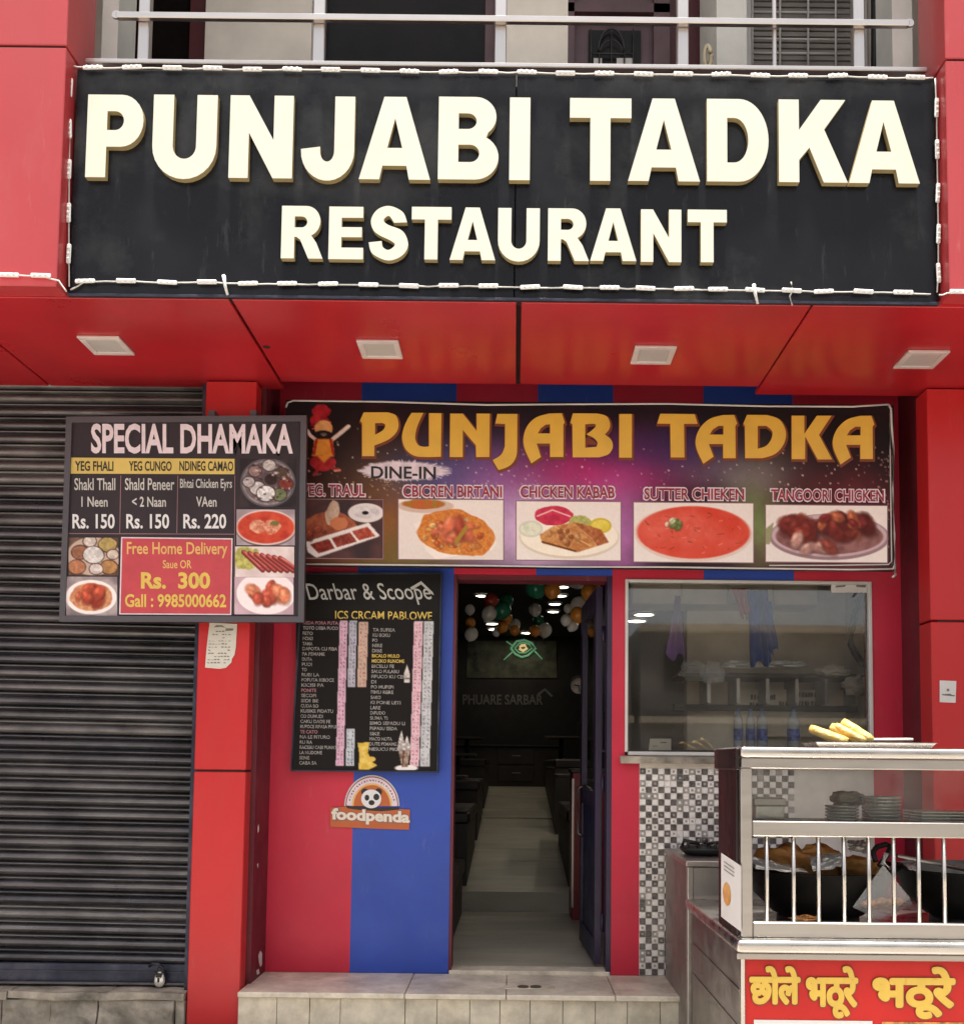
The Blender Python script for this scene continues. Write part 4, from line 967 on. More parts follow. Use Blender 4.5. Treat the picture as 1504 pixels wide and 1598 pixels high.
def f_tandoori(c):
    c.ell(1294,838,94,36,(150,120,124)); c.ell(1294,836,90,33,(196,172,176)); c.ell(1294,837,84,28,(120,78,76),(150,104,100),scale=14)
    c.lumps(1290,820,62,17,14,14,22,((120,44,36),(150,62,48),(96,34,30),(136,50,36),(160,84,60)),12,.65); c.lumps(1262,848,40,9,5,9,15,((200,150,136),(150,70,56)),13,.6); c.lumps(1315,812,40,10,8,8,13,((176,96,62),(130,44,40)),14,.6)
    c.poly([(1195,826),(1207,815),(1201,850),(1195,850)],(150,150,110))
bphoto(474, 780, 597, 871, f_thali, 11); bphoto(622, 780, 785, 873, f_biryani, 12); bphoto(806, 783, 968, 874, f_kabab, 13); bphoto(989, 785, 1175, 877, f_butter, 14); bphoto(1195, 789, 1384, 877, f_tandoori, 15)
# pale plastic edging cord
def cord(pts, r, nm='edging_cord'): tube(nm, [bmap(YBN-.004)(u, v) for u, v in pts], r, 'wire_white', bn, 6)
cord([(446,640),(449,632),(458,629),(600,629.5),(760,633),(880,631),(1040,629),(1200,631.5),(1330,631),(1386,627)], .0055)
cord([(1386,627),(1390,634),(1391,660),(1394,700),(1393,760),(1395,830),(1396,878),(1393,884)], .0065)
cord([(1388,640),(1389,700),(1390,800),(1391,872),(1386,877),(1300,879),(1200,880)], .004)
cord([(474,884),(620,884),(760,884),(880,885),(1040,884),(1200,885),(1330,885.5),(1393,884)], .0055)
cord([(1396,878),(1397,893),(1392,897)], .008)

# ================================================================ ICE CREAM MENU BOARD
YIB = 5.90
ib = thing('menu_board', 'black ice cream menu board on the crimson and blue wall', 'menu board', W(570, 1206, YIB))
qb = [(470,894),(690,893),(683.5,1206),(453,1204)]
P = [W(*p, YIB) for p in qb]
add('board', P+[Vector((p.x, YW-.002, p.z)) for p in P], [(3,2,1,0),(4,5,6,7),(0,1,5,4),(1,2,6,5),(2,3,7,6),(3,0,4,7)], 'board_black', ib)
frame_quad('frame', qb, inset(qb, 2.6), YIB-.010, YIB-.0006, 'shutter_bar', ib)
c = Canvas(462, 965, 682, 1202, 1.0, (24,20,19))
r = random.Random(9)
def scribble(u0, u1, v, hgt, col):
    u = u0
    while u < u1:
        w = r.uniform(2.4, 4.2)
        if r.random() < .1: u += 2.5; continue
        col_ = np.array(col)*r.uniform(.75,1.1)
        c.rect(u, v-hgt*.5, u+1.0, v+hgt*.5, col_, .9)
        if r.random() < .8: c.rect(u, v-hgt*.5, u+w-.9, v-hgt*.5+1.1, col_, .85)
        if r.random() < .6: c.rect(u, v-.4, u+w-1, v+.6, col_, .75)
        if r.random() < .7: c.rect(u+w-1.6, v-hgt*.45, u+w-.8, v+hgt*.5, col_, .8)
        if r.random() < .5: c.rect(u, v+hgt*.5-1, u+w-.9, v+hgt*.5, col_, .8)
        u += w
LINES = []
def garble():
    w = []
    for q in range(r.choice((1,2,2,3))): w.append(''.join(r.choice('BCDFKLMNPRST')+r.choice('AEIOU') for _ in range(r.choice((1,2,2,3)))))
    return ' '.join(w)
for col_u, v0_, n_, hot in ((473, 969.5, 28, (0,13,21)), (582, 980.5, 24, ())):
    for i in range(n_):
        v_ = v0_+i*8.1; s_ = garble(); u_ = col_u-(v_-969)*.05*(.6 if col_u > 500 else .55)
        LINES.append((s_, u_, v_, u_+min(62, 3.9*len(s_)), v_+5.4, 'ink_yellow' if (col_u > 500 and i in (5,6)) else ('ink_rose' if i in hot else 'ink_grey')))
def strip(u0, u1, v0, v1, col, ink):
    s0 = (v0-972)*.028; s1 = (v1-972)*.028
    c.poly([(u0-s0,v0),(u1-s0,v0),(u1-s1,v1),(u0-s1,v1)],col,np.array(col)*.92)
    v = v0+4
    while v < v1-3:
        sk = (v-972)*.028
        for q in range(2):
            x = u0-sk+2+q*((u1-u0)/2-1); w = (u1-u0)/2-3
            a = np.array(ink)*r.uniform(.8,1.25)
            for e in range(3):
                if r.random() < .75: c.line([(x+r.random()*w, v+r.uniform(-2.3,2.3)),(x+r.random()*w, v+r.uniform(-2.3,2.3))], 1.0, a, .75)
        v += 6.2
strip(530,542.5,969,1196,(206,168,186),(140,80,110)); strip(545,557,969,1073,(178,176,186),(90,80,110)); strip(560,574.5,971,1073,(196,166,150),(140,90,80))
strip(646,660,970,1197,(212,178,186),(160,70,90)); strip(661.5,676.5,970,1197,(190,190,190),(110,100,120)); strip(545.5,558.5,1138,1196,(186,190,196),(90,90,100))
# soft ice, yellow cup and sundae pictures
c.poly([(630,1066),(631,1050),(635,1037),(639,1050),(640,1066)],(222,214,206),(190,180,172)); c.rect(631,1058,639,1060,(120,110,110))
c.poly([(558,1160),(577,1158),(574,1175),(582,1190),(589,1195),(575,1202),(559,1202),(561,1180)],(196,160,60),(214,186,100),scale=5); c.ell(580,1185,6,4,(205,170,80))
c.ell(634,1199,18,5,(220,214,210)); c.poly([(622,1172),(640,1172),(636,1198),(627,1198)],(170,150,136),(110,84,70),scale=4); c.poly([(619,1172),(623,1152),(627,1140),(631,1160),(635,1148),(640,1162),(641,1172)],(214,206,200),(150,140,136),scale=4); c.line([(630,1172),(628,1195)],2,(80,50,40))
c.c = c.c*GAIN; c.sheet('menu_print', YIB-.002, 'print', ib)
lettering('lettering', 'Darbar & Scoope', 480, 910, 672, 944, YIB-.002, 'ink_white_soft', ib, .004, slope=-.004, shear=-.28)
lettering('lettering', 'ICS CRCAM PABLOWE', 523, 954, 674, 967, YIB-.002, 'ink_yellow', ib, .010, slope=.012)
mat('ink_grey', (.40,.375,.35), .6, var=.3, vscale=60); mat('ink_rose', (.45,.20,.22), .6, var=.2)
for s_, a_, b_, c_, d_, m_ in LINES: lettering('menu_line', s_, a_, b_, c_, d_, YIB-.0032, m_, ib, .02, slope=.012)
shape_px('roof_mark', [[(640,917),(657,907),(675,924),(677,929),(672,926),(657,912),(642,921)]], YIB-.002, 'ink_white_soft', ib)

# ================================================================ PANDA STICKER
YST = YW-.004
st = thing('delivery_sticker', 'orange half round panda sticker below the black menu board', 'sticker', W(578, 1294, YST))
kk = 160/1504
S = lambda x, y: (500+kk*x, 1200+kk*y)
def half(cx, cy, rx, ry): return [S(cx+rx*math.cos(t), cy-ry*math.sin(t)) for t in np.linspace(0, math.pi, 30)]
def disc(cx, cy, rx, ry): return [S(cx+rx*math.cos(t), cy-ry*math.sin(t)) for t in np.linspace(0, 2*math.pi, 25)[:-1]]
layers = [('arch_edge', half(755,548,405,455), 'ink_white_soft'), ('arch_line', half(755,548,385,435), 'ink_darkred'), ('arch_band', half(755,548,372,420), 'ink_pink'), ('arch_ring', half(755,548,295,335), 'ink_pale_orange'), ('arch_inner', half(755,548,268,308), 'ink_deep_orange')]
yy = YST
for nm, pts, m in layers: shape_px(nm, [pts], yy, m, st); yy -= .0008
npl = shape_px('name_plate', [[S(150,570), S(380,555), S(1150,590), S(1315,600), S(1300,895), S(900,885), S(145,850)]], YST-.0045, 'ink_deep_orange', st)
shape_px('plate_shadow', [[S(380,540), S(620,560), S(880,575), S(1150,565), S(1150,600), S(900,625), S(560,605), S(390,580)]], YST-.0053, 'ink_black', st)
for s in (650, 850): shape_px('ear', [disc(s, 340, 52, 52)], YST-.006, 'ink_black', st)
hd = shape_px('head', [disc(745, 442, 148, 138)], YST-.0068, 'ink_white', st)
shape_px('eye_patch', [disc(682, 425, 34, 44)], YST-.0076, 'ink_black', hd); shape_px('eye_patch', [disc(820, 415, 44, 48)], YST-.0076, 'ink_black', hd); shape_px('nose', [disc(750, 498, 44, 38)], YST-.0076, 'ink_black', hd)
a0, a1 = S(160,600), S(1310,820)
lettering('lettering_halo', 'foodpenda', a0[0]+.4, a0[1]-1, a1[0]+.8, a1[1]+2, YST-.0072, 'ink_line', npl, .075, slope=.045)
lettering('lettering', 'foodpenda', a0[0], a0[1], a1[0], a1[1], YST-.008, 'ink_cream', npl, .042, slope=.045)
for t in np.linspace(.25, 2.9, 22):
    x, y = 755+335*math.cos(t), 548-378*math.sin(t); a = S(x-12, y-12); b = S(x+12, y+14)
    quad_px('arch_mark', [(a[0],a[1]),(b[0],a[1]+.6),(b[0]-.3,b[1]),(a[0]+.3,b[1]-.4)] if int(t*9)%3 else [(a[0]+.5,a[1]),(a[0]+1.6,a[1]),(a[0]+1.2,b[1]),(a[0]+.3,b[1])], YST-.0044, 'ink_darkred', st)

# ================================================================ TORN NOTICE, SMALL NOTICE
YN = YP-.004
def notice(name, label, pts, marks, m, Y):
    t = thing(name, label, 'notice', W(*pts[2], Y)); V_, F_ = contour_shape([[(x, -y) for x, y in pts]])
    Pn = [W(x, -y, Y) for x, y, z in V_]; add('paper', Pn, face_cam(Pn, F_), m, t)
    for mk in marks: quad_px('print_mark', mk, Y-.0015, 'ink_mark', t)
mat('ink_mark', (.24,.21,.19), .7, var=.2, vscale=90)
r = random.Random(2); marks = []
for i, v in enumerate(np.linspace(985, 1034, 11)):
    x = 327-(v-980)*.06; 
    for q in range(7):
        if r.random() < .7: marks.append([(x+q*5, v+r.uniform(-1,1)), (x+q*5+r.uniform(2,4.5), v+r.uniform(-1,1)), (x+q*5+4, v+1.3), (x+q*5, v+1.2)])
marks += [[(333,979),(338,976),(346,976),(352,980),(346,978.5),(338,979)], [(352,981),(364,981),(364,984),(352,985)]]
notice('torn_notice', 'torn cream paper notice stuck on the pillar under the hanging sign', [(327,972),(370,974),(368,1010),(366,1022),(362,1028),(361,1034),(353,1042),(343,1044),(320,1042),(322,1015)], marks, 'paper', YN)
marks = [[(1475,1083),(1484,1083),(1484,1086),(1475,1085)], [(1470,1083),(1490,1085),(1489,1087),(1470,1085)], [(1477,1075),(1481,1075),(1481,1079),(1477,1079)]]
notice('small_notice', 'small white paper card stuck on the plain red pillar', [(1466,1062),(1492,1063),(1491,1097),(1466,1096)], marks, 'paper_white', YN)
# ================================================================ DOORWAY
dw = thing('shop_door', 'purple glazed shop door swung inwards beside the red jamb', 'door', (xs[955]-.05, YW+.1, FLOOR))
# frame lining the opening
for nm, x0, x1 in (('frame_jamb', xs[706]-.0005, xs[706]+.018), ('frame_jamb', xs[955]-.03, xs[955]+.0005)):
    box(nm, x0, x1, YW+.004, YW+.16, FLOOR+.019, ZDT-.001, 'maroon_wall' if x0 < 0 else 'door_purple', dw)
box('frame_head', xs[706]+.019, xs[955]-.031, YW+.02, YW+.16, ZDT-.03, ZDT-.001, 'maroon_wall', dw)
# leaf: swung about 80 degrees inwards on the right hand jamb
hx, hy = xs[955]-.045, YW+.165; ang = math.radians(92.4); LW = .86; ca, sa = math.cos(ang), math.sin(ang)
def leaf(nm, a0, a1, z0, z1, t0, t1, m):
    V = []
    for z in (z0, z1):
        for a, t in ((a0,t0),(a1,t0),(a1,t1),(a0,t1)):
            V.append((hx+a*ca-t*sa*-1*-1, hy+a*sa+t*ca*-1*-1, z))
    return add(nm, V, BOXF, m, dw)
z0, z1 = FLOOR+.03, ZDT-.04
leaf('door_stile', 0, .10, z0, z1, 0, .04, 'door_purple'); leaf('door_stile', LW-.10, LW, z0, z1, 0, .04, 'door_purple')
leaf('door_rail', .10, LW-.10, z1-.12, z1, 0, .04, 'door_purple'); leaf('door_rail', .10, LW-.10, z0+.95, z0+1.05, 0, .04, 'door_purple'); leaf('door_rail', .10, LW-.10, z0, z0+.14, 0, .04, 'blue_dark')
leaf('door_panel', .10, LW-.10, z0+.14, z0+.95, .012, .028, 'blue_dark'); leaf('door_glass', .10, LW-.10, z0+1.05, z1-.12, .016, .022, 'window_glass')
tube('door_handle', [(hx+.74*ca-.03, hy+.74*sa, z0+.72), (hx+.74*ca-.07, hy+.74*sa, z0+.74), (hx+.74*ca-.07, hy+.74*sa, z0+1.05), (hx+.74*ca-.03, hy+.74*sa, z0+1.07)], .009, 'steel_dull', dw)
for zz in (z0+.25, z0+1.1, z1-.3): tube('hinge', [(hx+.005, hy-.012, zz-.05), (hx+.005, hy-.012, zz+.05)], .010, 'door_purple', dw)

# ================================================================ INSIDE THE SHOP
def lamp(u, v, lab, r=.075, CZ=None):
    CZ = CZ or CEIL; c_ = WZ(u, v, CZ); c = Vector((c_.x, c_.y, CZ)) if c_.y < YI-.4 else Vector((c_.x*(YI-.5)/c_.y, YI-.5, CZ))
    t = thing('ceiling_lamp', lab, 'lamp', (c.x, c.y, CZ-.03), 'lit ceiling lamps inside the shop')
    lathe('lamp_ring', [(r+.02,-.001),(r+.02,-.012),(r,-.022),(r,-.008)], c, 'white_paint', t, 18)
    v_, f_ = lathe_v([(r,-.009),(r*.6,-.020),(.001,-.022)], c, 18); add('lamp_lens', v_, f_, 'lamp_glow', t, smooth=True)
def nth(n): return ('first','second','third','fourth','fifth','sixth','seventh','eighth','ninth','tenth','eleventh','twelfth','thirteenth','fourteenth','fifteenth','sixteenth')[n]
for i, (u, v) in enumerate(sorted(((752,928),(866,941),(863,953),(768,972),(771,981),(822,989),(877,914),(874,928)))):
    lamp(u, v, '%s lit ceiling lamp from the left seen through the doorway' % nth(i), .075 if v < 960 else .09)
for i, (u, v) in enumerate(((993,967),(1005,957),(1017,940),(1032,928))):
    lamp(u, v, '%s lit ceiling lamp from the left seen through the shop window' % nth(i), .10, 3.0)
bm = bmesh.new(); bmesh.ops.create_uvsphere(bm, u_segments=18, v_segments=14, radius=1)
bv = []; 
for v in bm.verts:
    z = v.co.z; k = 1.0 if z > 0 else 1-.22*z*z
    bv.append(Vector((v.co.x*k, v.co.y*k, z*1.12)))
bm.verts.index_update(); bf = [[v.index for v in f.verts] for f in bm.faces]; bm.free()
balloon_me = {}
knot_v, knot_f = lathe_v([(.02,-1.10),(.09,-1.22),(.06,-1.24),(0,-1.2)], (0,0,0), 8)
for cn in ('orange','white','green','red','blue'):
    v_, f_ = merge((bv, bf), (knot_v, knot_f)); balloon_me[cn] = mesh_of('balloon', v_, f_, 'balloon_'+cn, True)
BC = {}
def balloon(u, v, rpx, cn, Y):
    n_ = BC.get(cn, 0); BC[cn] = n_+1
    r = rpx*Y/F_PX; p = W(u, v, Y)
    o = inst('balloon', balloon_me[cn], p, None, rot=(random.uniform(-.5,.5), random.uniform(-.5,.5), random.uniform(0,6)), scale=(r,r,r))
    tag(o, '%s %s balloon from the left under the ceiling beyond the doorway' % (nth(n_), cn), 'balloon', 'balloons inside the doorway')
for u, v, rp, cn, Y in sorted(((862,922,13,'orange',8.2),(836,918,16,'green',8.8),(848,901,11,'white',8.4),(872,902,12,'orange',8.6),(900,905,14,'white',9.0),(926,908,13,'orange',8.3),(918,925,12,'orange',8.0),(902,943,12,'white',8.1),(923,936,9,'white',8.4),(922,953,13,'blue',8.6),(901,960,12,'orange',7.9),(883,968,9,'white',8.0),(893,977,9,'white',8.2),(918,966,9,'white',8.7),(915,980,13,'blue',8.9),(886,950,7,'white',8.6),
        (766,938,12,'red',9.4),(763,958,12,'white',9.2),(783,953,14,'green',9.6),(789,938,12,'green',9.9),(788,967,11,'orange',9.7),(784,979,9,'orange',9.5),(802,976,10,'white',9.9),(803,984,8,'orange',9.6),(774,988,6,'white',9.6),(835,952,10,'white',10.2),(834,985,9,'orange',10.0),(850,984,11,'white',10.1),(840,970,9,'green',10.4),(734,972,8,'orange',8.6),(735,990,11,'white',8.5),(733,952,8,'white',8.8))):
    balloon(u, v, rp, cn, Y)
# emblem poster, wall lettering, clock on the back wall
YBK = YI-.02
ps = thing('wall_poster', 'dim poster with a glowing green emblem on the far wall inside', 'poster', W(810, 1058, YBK))
P = [W(u, v, YBK) for u, v in ((730,1000),(868,1000),(869,1058),(728,1058))]
add('poster_sheet', P+[Vector((p.x, YI-.002, p.z)) for p in P], [(3,2,1,0),(4,5,6,7),(0,1,5,4),(1,2,6,5),(2,3,7,6),(3,0,4,7)], 'poster_dim', ps)
def loop_px(nm, pts, r, m, parent, Y): tube(nm, [W(u, v, Y) for u, v in pts+pts[:1]], r, m, parent, 6)
loop_px('emblem_line', [(797,1012),(806,1001),(818,999),(830,1004),(836,1012),(824,1023),(814,1026),(804,1021)], .02, 'neon_green', ps, YBK-.02)
loop_px('emblem_line', [(803,1012),(810,1004),(818,1003),(826,1006),(830,1012),(820,1019),(810,1019)], .013, 'neon_green', ps, YBK-.02)
loop_px('emblem_core', [(812,1008),(819,1007),(822,1012),(816,1016),(811,1013)], .025, 'neon_yellow', ps, YBK-.02)
for a, b in (((800,1017),(786,1030)),((834,1016),(846,1029)),((800,1008),(790,1001))): tube('emblem_ray', [W(*a, YBK-.02), W(*b, YBK-.02)], .012, 'neon_green', ps, 6)
wt = thing('wall_lettering', 'dim grey letters on the dark far wall inside the doorway', 'lettering', W(790, 1102, YI-.01))
lettering('lettering', 'PHUARE SARBAR', 722, 1084, 847, 1100, YI-.012, 'wall_letter', wt, .02, slope=.004)
shape_px('roof_mark', [[(838,1083),(850,1074),(863,1086),(860,1088),(850,1078),(841,1086)]], YI-.012, 'wall_letter', wt)
cc = W(903, 1070, 12.6)
ck = thing('wall_clock', 'round wall clock with pale face inside the doorway', 'clock', (cc.x, cc.y, cc.z-.12))
lathe('clock_rim', [(.125,.03),(.125,-.02),(.108,-.02),(.108,0)], cc, 'rubber_black', ck, 28, 'Y')
v_, f_ = lathe_v([(.108,-.001),(.05,-.002),(.001,-.002)], cc, 28, 'Y'); add('clock_face', v_, f_, 'clock_face', ck)
for dx, dz in ((-.06,.01),(.01,-.08)): tube('clock_hand', [(cc.x, cc.y-.008, cc.z), (cc.x+dx, cc.y-.008, cc.z+dz)], .006, 'rubber_black', ck, 6)
box('clock_bracket', cc.x-.02, XI1+.019, cc.y+.03, cc.y+.05, cc.z-.02, cc.z+.02, 'rubber_black', ck)
# red cabinet to the right, dark counter at the end, tables
cb = thing('red_cabinet', 'low dark red cabinet standing behind the open door', 'cabinet', W(908, 1325, 8.05))
xa, xb_ = XU(893, 1260, 8.0), XU(893, 1260, 8.0)+.5
zc0, zc1 = FLOOR, ZV(908, 1206, 8.0)
box('cabinet_body', xa, xb_, 8.0, 8.38, zc0, zc1, 'cabinet_red', cb, bev=.006); box('cabinet_top', xa-.015, xb_, 7.98, 8.39, zc1+.001, zc1+.03, 'shelf_dark', cb, bev=.004)
box('edge_trim', xa-.004, xa+.012, 7.99, 7.999, zc0+.1, zc1-.05, 'rail_steel', cb)
ct = thing('service_counter', 'dark service counter with drawers at the far end inside', 'counter', (.0, 15.0, ramp(15)))
zq = ramp(15)
box('counter_body', -.95, .7, 15.0, 15.3, zq-.1, zq+.62, 'shelf_dark', ct, bev=.01); box('counter_top', -1.0, .74, 14.96, 15.33, zq+.621, zq+.65, 'inner_dark', ct, bev=.006)
for i in range(2):
    dw_ = box('drawer', -.25, .3, 14.98, 14.999, zq+.1+i*.26, zq+.32+i*.26, 'shelf_dark', ct, bev=.006); box('drawer_pull', -.03, .10, 14.96, 14.979, zq+.22+i*.26, zq+.232+i*.26, 'steel_dull', dw_)
mat('bench_vinyl', (.022,.014,.012), .45, var=.2)
def bench(x0, x1, y0, y1, wall, lab):
    z = ramp(y1); zb_ = ramp(y0)-.05
    t = thing('wall_bench', lab, 'bench', ((x0+x1)/2, (y0+y1)/2, zb_), 'dark benches along the aisle')
    box('bench_base', x0+.02, x1-.02, y0+.02, y1-.02, zb_, z+.34, 'shelf_dark', t); box('bench_seat', x0, x1, y0, y1, z+.341, z+.45, 'bench_vinyl', t, bev=.02)
    box('bench_back', *( (x0, x0+.09) if wall < 0 else (x1-.09, x1) ), y0, y1, z+.451, z+1.0, 'bench_vinyl', t, bev=.02)
    xm = (x0+x1)/2-.12*wall
    box('table_top', xm-.22, xm+.22, (y0+y1)/2-.3, (y0+y1)/2+.3, z+.72, z+.75, 'shelf_dark', t, bev=.006); tube('table_leg', [(xm, (y0+y1)/2, z+.45), (xm, (y0+y1)/2, z+.72)], .03, 'rubber_black', t)
bench(-1.2, -.40, 6.75, 8.3, -1, 'dark bench with table nearest the doorway along the aisle'); bench(-1.2, -.38, 8.6, 10.4, -1, 'second dark bench from the doorway along the aisle wall'); bench(-1.2, -.37, 10.7, 12.5, -1, 'third dark bench from the doorway along the aisle wall'); bench(-1.2, -.36, 12.8, 14.8, -1, 'dark bench beside the far counter along the aisle')
bench(.46, 1.02, 8.6, 10.6, 1, 'dark bench just behind the red cabinet'); bench(.45, 1.02, 11.1, 14.8, 1, 'long dark bench under the wall clock')

# ================================================================ SHOP WINDOW
wn = thing('shop_window', 'white framed shop window over the mosaic tiles', 'window', W(1165, 1185, YW))
wx0, wx1 = xs[975], xs[1361]
for nm, a in (('frame_side', (wx0, wx0+.018, ZWB+.02, ZWT)), ('frame_side', (wx1-.022, wx1, ZWB+.02, ZWT)), ('frame_head', (wx0+.0185, wx1-.0225, ZWT-.018, ZWT)), ('frame_foot', (wx0+.0185, wx1-.0225, ZWB+.001, ZWB+.024))):
    box(nm, a[0], a[1], YW-.012, YW+.05, a[2], a[3], 'white_paint', wn, bev=.003)
box('pane', wx0+.017, wx1-.021, YW+.018, YW+.024, ZWB+.022, ZWT-.017, 'window_glass', wn)
stone(wx0-.03, wx1+.02, YW-.06, YW-.001, ZWB-.045, ZWB+.0, 'stone', wn, 4, 'window_sill')
def card(nm, lab, pts, Y, m, marks=()):
    t = thing(nm, lab, 'sticker', W(*pts[3], Y)); quad_px('paper', pts, Y, m, t)
    for mk in marks: quad_px('print_mark', mk, Y-.001, 'ink_mark', t)
card('window_sticker', 'white sticker strip in the upper corner of the shop window', [(1296,907),(1358,908),(1358,925),(1297,925)], YW+.014, 'paper_white', [[(1304,914),(1320,913),(1318,916),(1303,917)],[(1336,912),(1352,911),(1350,917),(1336,916)]])
card('window_card', 'small pale card at the lower edge of the shop window', [(1014,1153),(1047,1153),(1047,1171),(1012,1171)], YW+.06, 'paper', [[(1030,1158),(1040,1158),(1040,1160),(1030,1160)],[(1018,1164),(1026,1164),(1026,1165),(1018,1165)]])
# kitchen behind it
YK = 6.96
ks = thing('kitchen_shelf', 'dark wall shelf with crumpled bags behind the shop window', 'shelf', W(1180, 1060, 6.68))
zk = ZV(1180, 1052, 6.68); ka, kb = XU(1060,1050,6.68), XU(1358,1050,6.68)
box('shelf_board', ka, kb, 6.63, YK+.02, zk-.03, zk, 'shelf_dark', ks, bev=.004)
for i in range(6):
    xx = ka+.2+i*(kb-ka-.3)/5; box('shelf_bracket', xx-.012, xx+.012, 6.68, YK+.02, zk-.20, zk-.031, 'steel_dull', ks)
box('lower_rail', ka, kb, 6.88, YK+.02, zk-.24, zk-.20, 'shelf_dark', ks)
cb2 = thing('cream_cabinet', 'cream overhead cabinet on the kitchen wall behind the window', 'cabinet', W(1150, 940, 6.78))
xk = [XU(u, 930, 6.68) for u in (985, 1062, 1135, 1205, 1275)]
for a, b in zip(xk, xk[1:]): box('cabinet_door', a+.004, b-.004, 6.66, 6.68, ZV(1150,944,6.68), ZV(1150,880,6.68), 'kitchen_cream', cb2, bev=.004)
box('cabinet_body', xk[0], xk[-1], 6.68, YK+.02, ZV(1150,944,6.68), ZV(1150,880,6.68), 'kitchen_cream', cb2)
def cloth(nm, lab, pts_top, pts_bot, Y, m, seed, folds=5, amp=.03, m2=None):
    V = []; n, mm = 26, 22
    for j in range(mm+1):
        t = j/mm
        for i in range(n+1):
            s = i/n; u = (pts_top[0]*(1-s)+pts_top[1]*s)*(1-t)+(pts_bot[0]*(1-s)+pts_bot[1]*s)*t
            v = pts_top[2]*(1-t)+pts_bot[2]*t + 6*math.sin(s*9+seed)*t
            p = W(u, v, Y); p.y += amp*math.sin(s*folds*6.28+seed+t*1.5)*(.3+.7*t)+.01*math.sin(t*9+s*4); V.append(p)
    F_ = [(j*(n+1)+i, (j+1)*(n+1)+i, (j+1)*(n+1)+i+1, j*(n+1)+i+1) for j in range(mm) for i in range(n)]
    o = add(nm, V, F_, m, None, smooth=True); md = o.modifiers.new('thickness', 'SOLIDIFY'); md.thickness = .004
    return tag(o, lab, 'cloth', 'clothes hung in the kitchen')
cloth('hanging_apron', 'long blue apron hung up behind the shop window', (1166,1198,921), (1172,1204,1036), 6.38, 'cloth_blue', 1, 3)
cloth('hanging_cloth', 'narrow blue cloth strip hung beside the long blue apron', (1190,1202,938), (1196,1212,1018), 6.33, 'cloth_blue', 3, 2)
cloth('hanging_cloth', 'orange cloth bunched beside the top of the blue apron', (1142,1164,918), (1158,1168,962), 6.36, 'cloth_orange', 2, 2)
cloth('hanging_cloth', 'purple cloth hanging towards the door end of the window', (1054,1060,930), (1040,1070,1026), 6.28, 'cloth_purple', 5, 2)
def crumple(nm, lab, u, v, w, h, Y, m, seed, cat='bag', grp=None):
    bm = bmesh.new(); bmesh.ops.create_icosphere(bm, subdivisions=3, radius=1); bm.verts.index_update()
    c_ = W(u, v, Y); rx = w*Y/F_PX/2; rz = h*Y/F_PX/2; V = []
    for q in bm.verts:
        n_ = mnoise.noise(q.co*2.2+Vector((seed*5.3,0,0)))*.45+mnoise.noise(q.co*5+Vector((0,seed*3.1,0)))*.22
        k = 1+n_; V.append(Vector((c_.x+q.co.x*rx*k, c_.y+q.co.y*rx*.6*k, c_.z+max(q.co.z*k,-.8)*rz)))
    F_ = [[x.index for x in f.verts] for f in bm.faces]; bm.free()
    return tag(add(nm, V, F_, m), lab, cat, grp)
crumple('plastic_bag', 'crumpled clear bag at the door end of the kitchen shelf', 1085, 1050, 46, 34, 6.63, 'plastic_clear', 1)
crumple('plastic_bag', 'small crumpled bag second along the kitchen shelf', 1112, 1052, 34, 36, 6.60, 'plastic_clear', 2)
crumple('paper_stack', 'crumpled white papers on the middle of the kitchen shelf', 1160, 1038, 62, 16, 6.62, 'paper_white', 3, 'papers')
crumple('paper_stack', 'rumpled white paper sheet right of the shelf middle', 1218, 1038, 76, 15, 6.62, 'paper_white', 4, 'papers')
crumple('cloth_bundle', 'grey cloth bundle at the cable end of the shelf', 1300, 1048, 50, 18, 6.58, 'paper', 5, 'cloth')
crumple('cloth_bundle', 'dark brown bundle hanging below the shelf by the cable', 1336, 1072, 40, 34, 6.53, 'kitchen_wall', 6, 'cloth')
tag(tube('hanging_cable', [W(1345,925,6.3), W(1336,950,6.3), W(1328,985,6.3), W(1327,1005,6.3), W(1334,1020,6.29), W(1346,1036,6.28), W(1354,1046,6.27)], .022, 'cable_black'), 'thick black cable curving down the edge of the window', 'cable')
# chalky board below the shelf
wb = thing('kitchen_board', 'pale board with faded dark marks below the kitchen shelf', 'board', W(1225, 1150, 6.88))
boxpx('board_sheet', 1146, 1076, 1320, 1150, 6.90, 6.93, 'kitchen_cream', wb)
for i, (u, v, w) in enumerate(((1172,1088,40),(1236,1084,42),(1216,1098,60),(1250,1104,36),(1170,1100,24))):
    for q in range(int(w/5)): boxpx('faded_mark', u+q*5, v-3+random.uniform(-1,1), u+q*5+random.uniform(1.5,4), v+4, 6.89, 6.90, 'shelf_dark', wb)
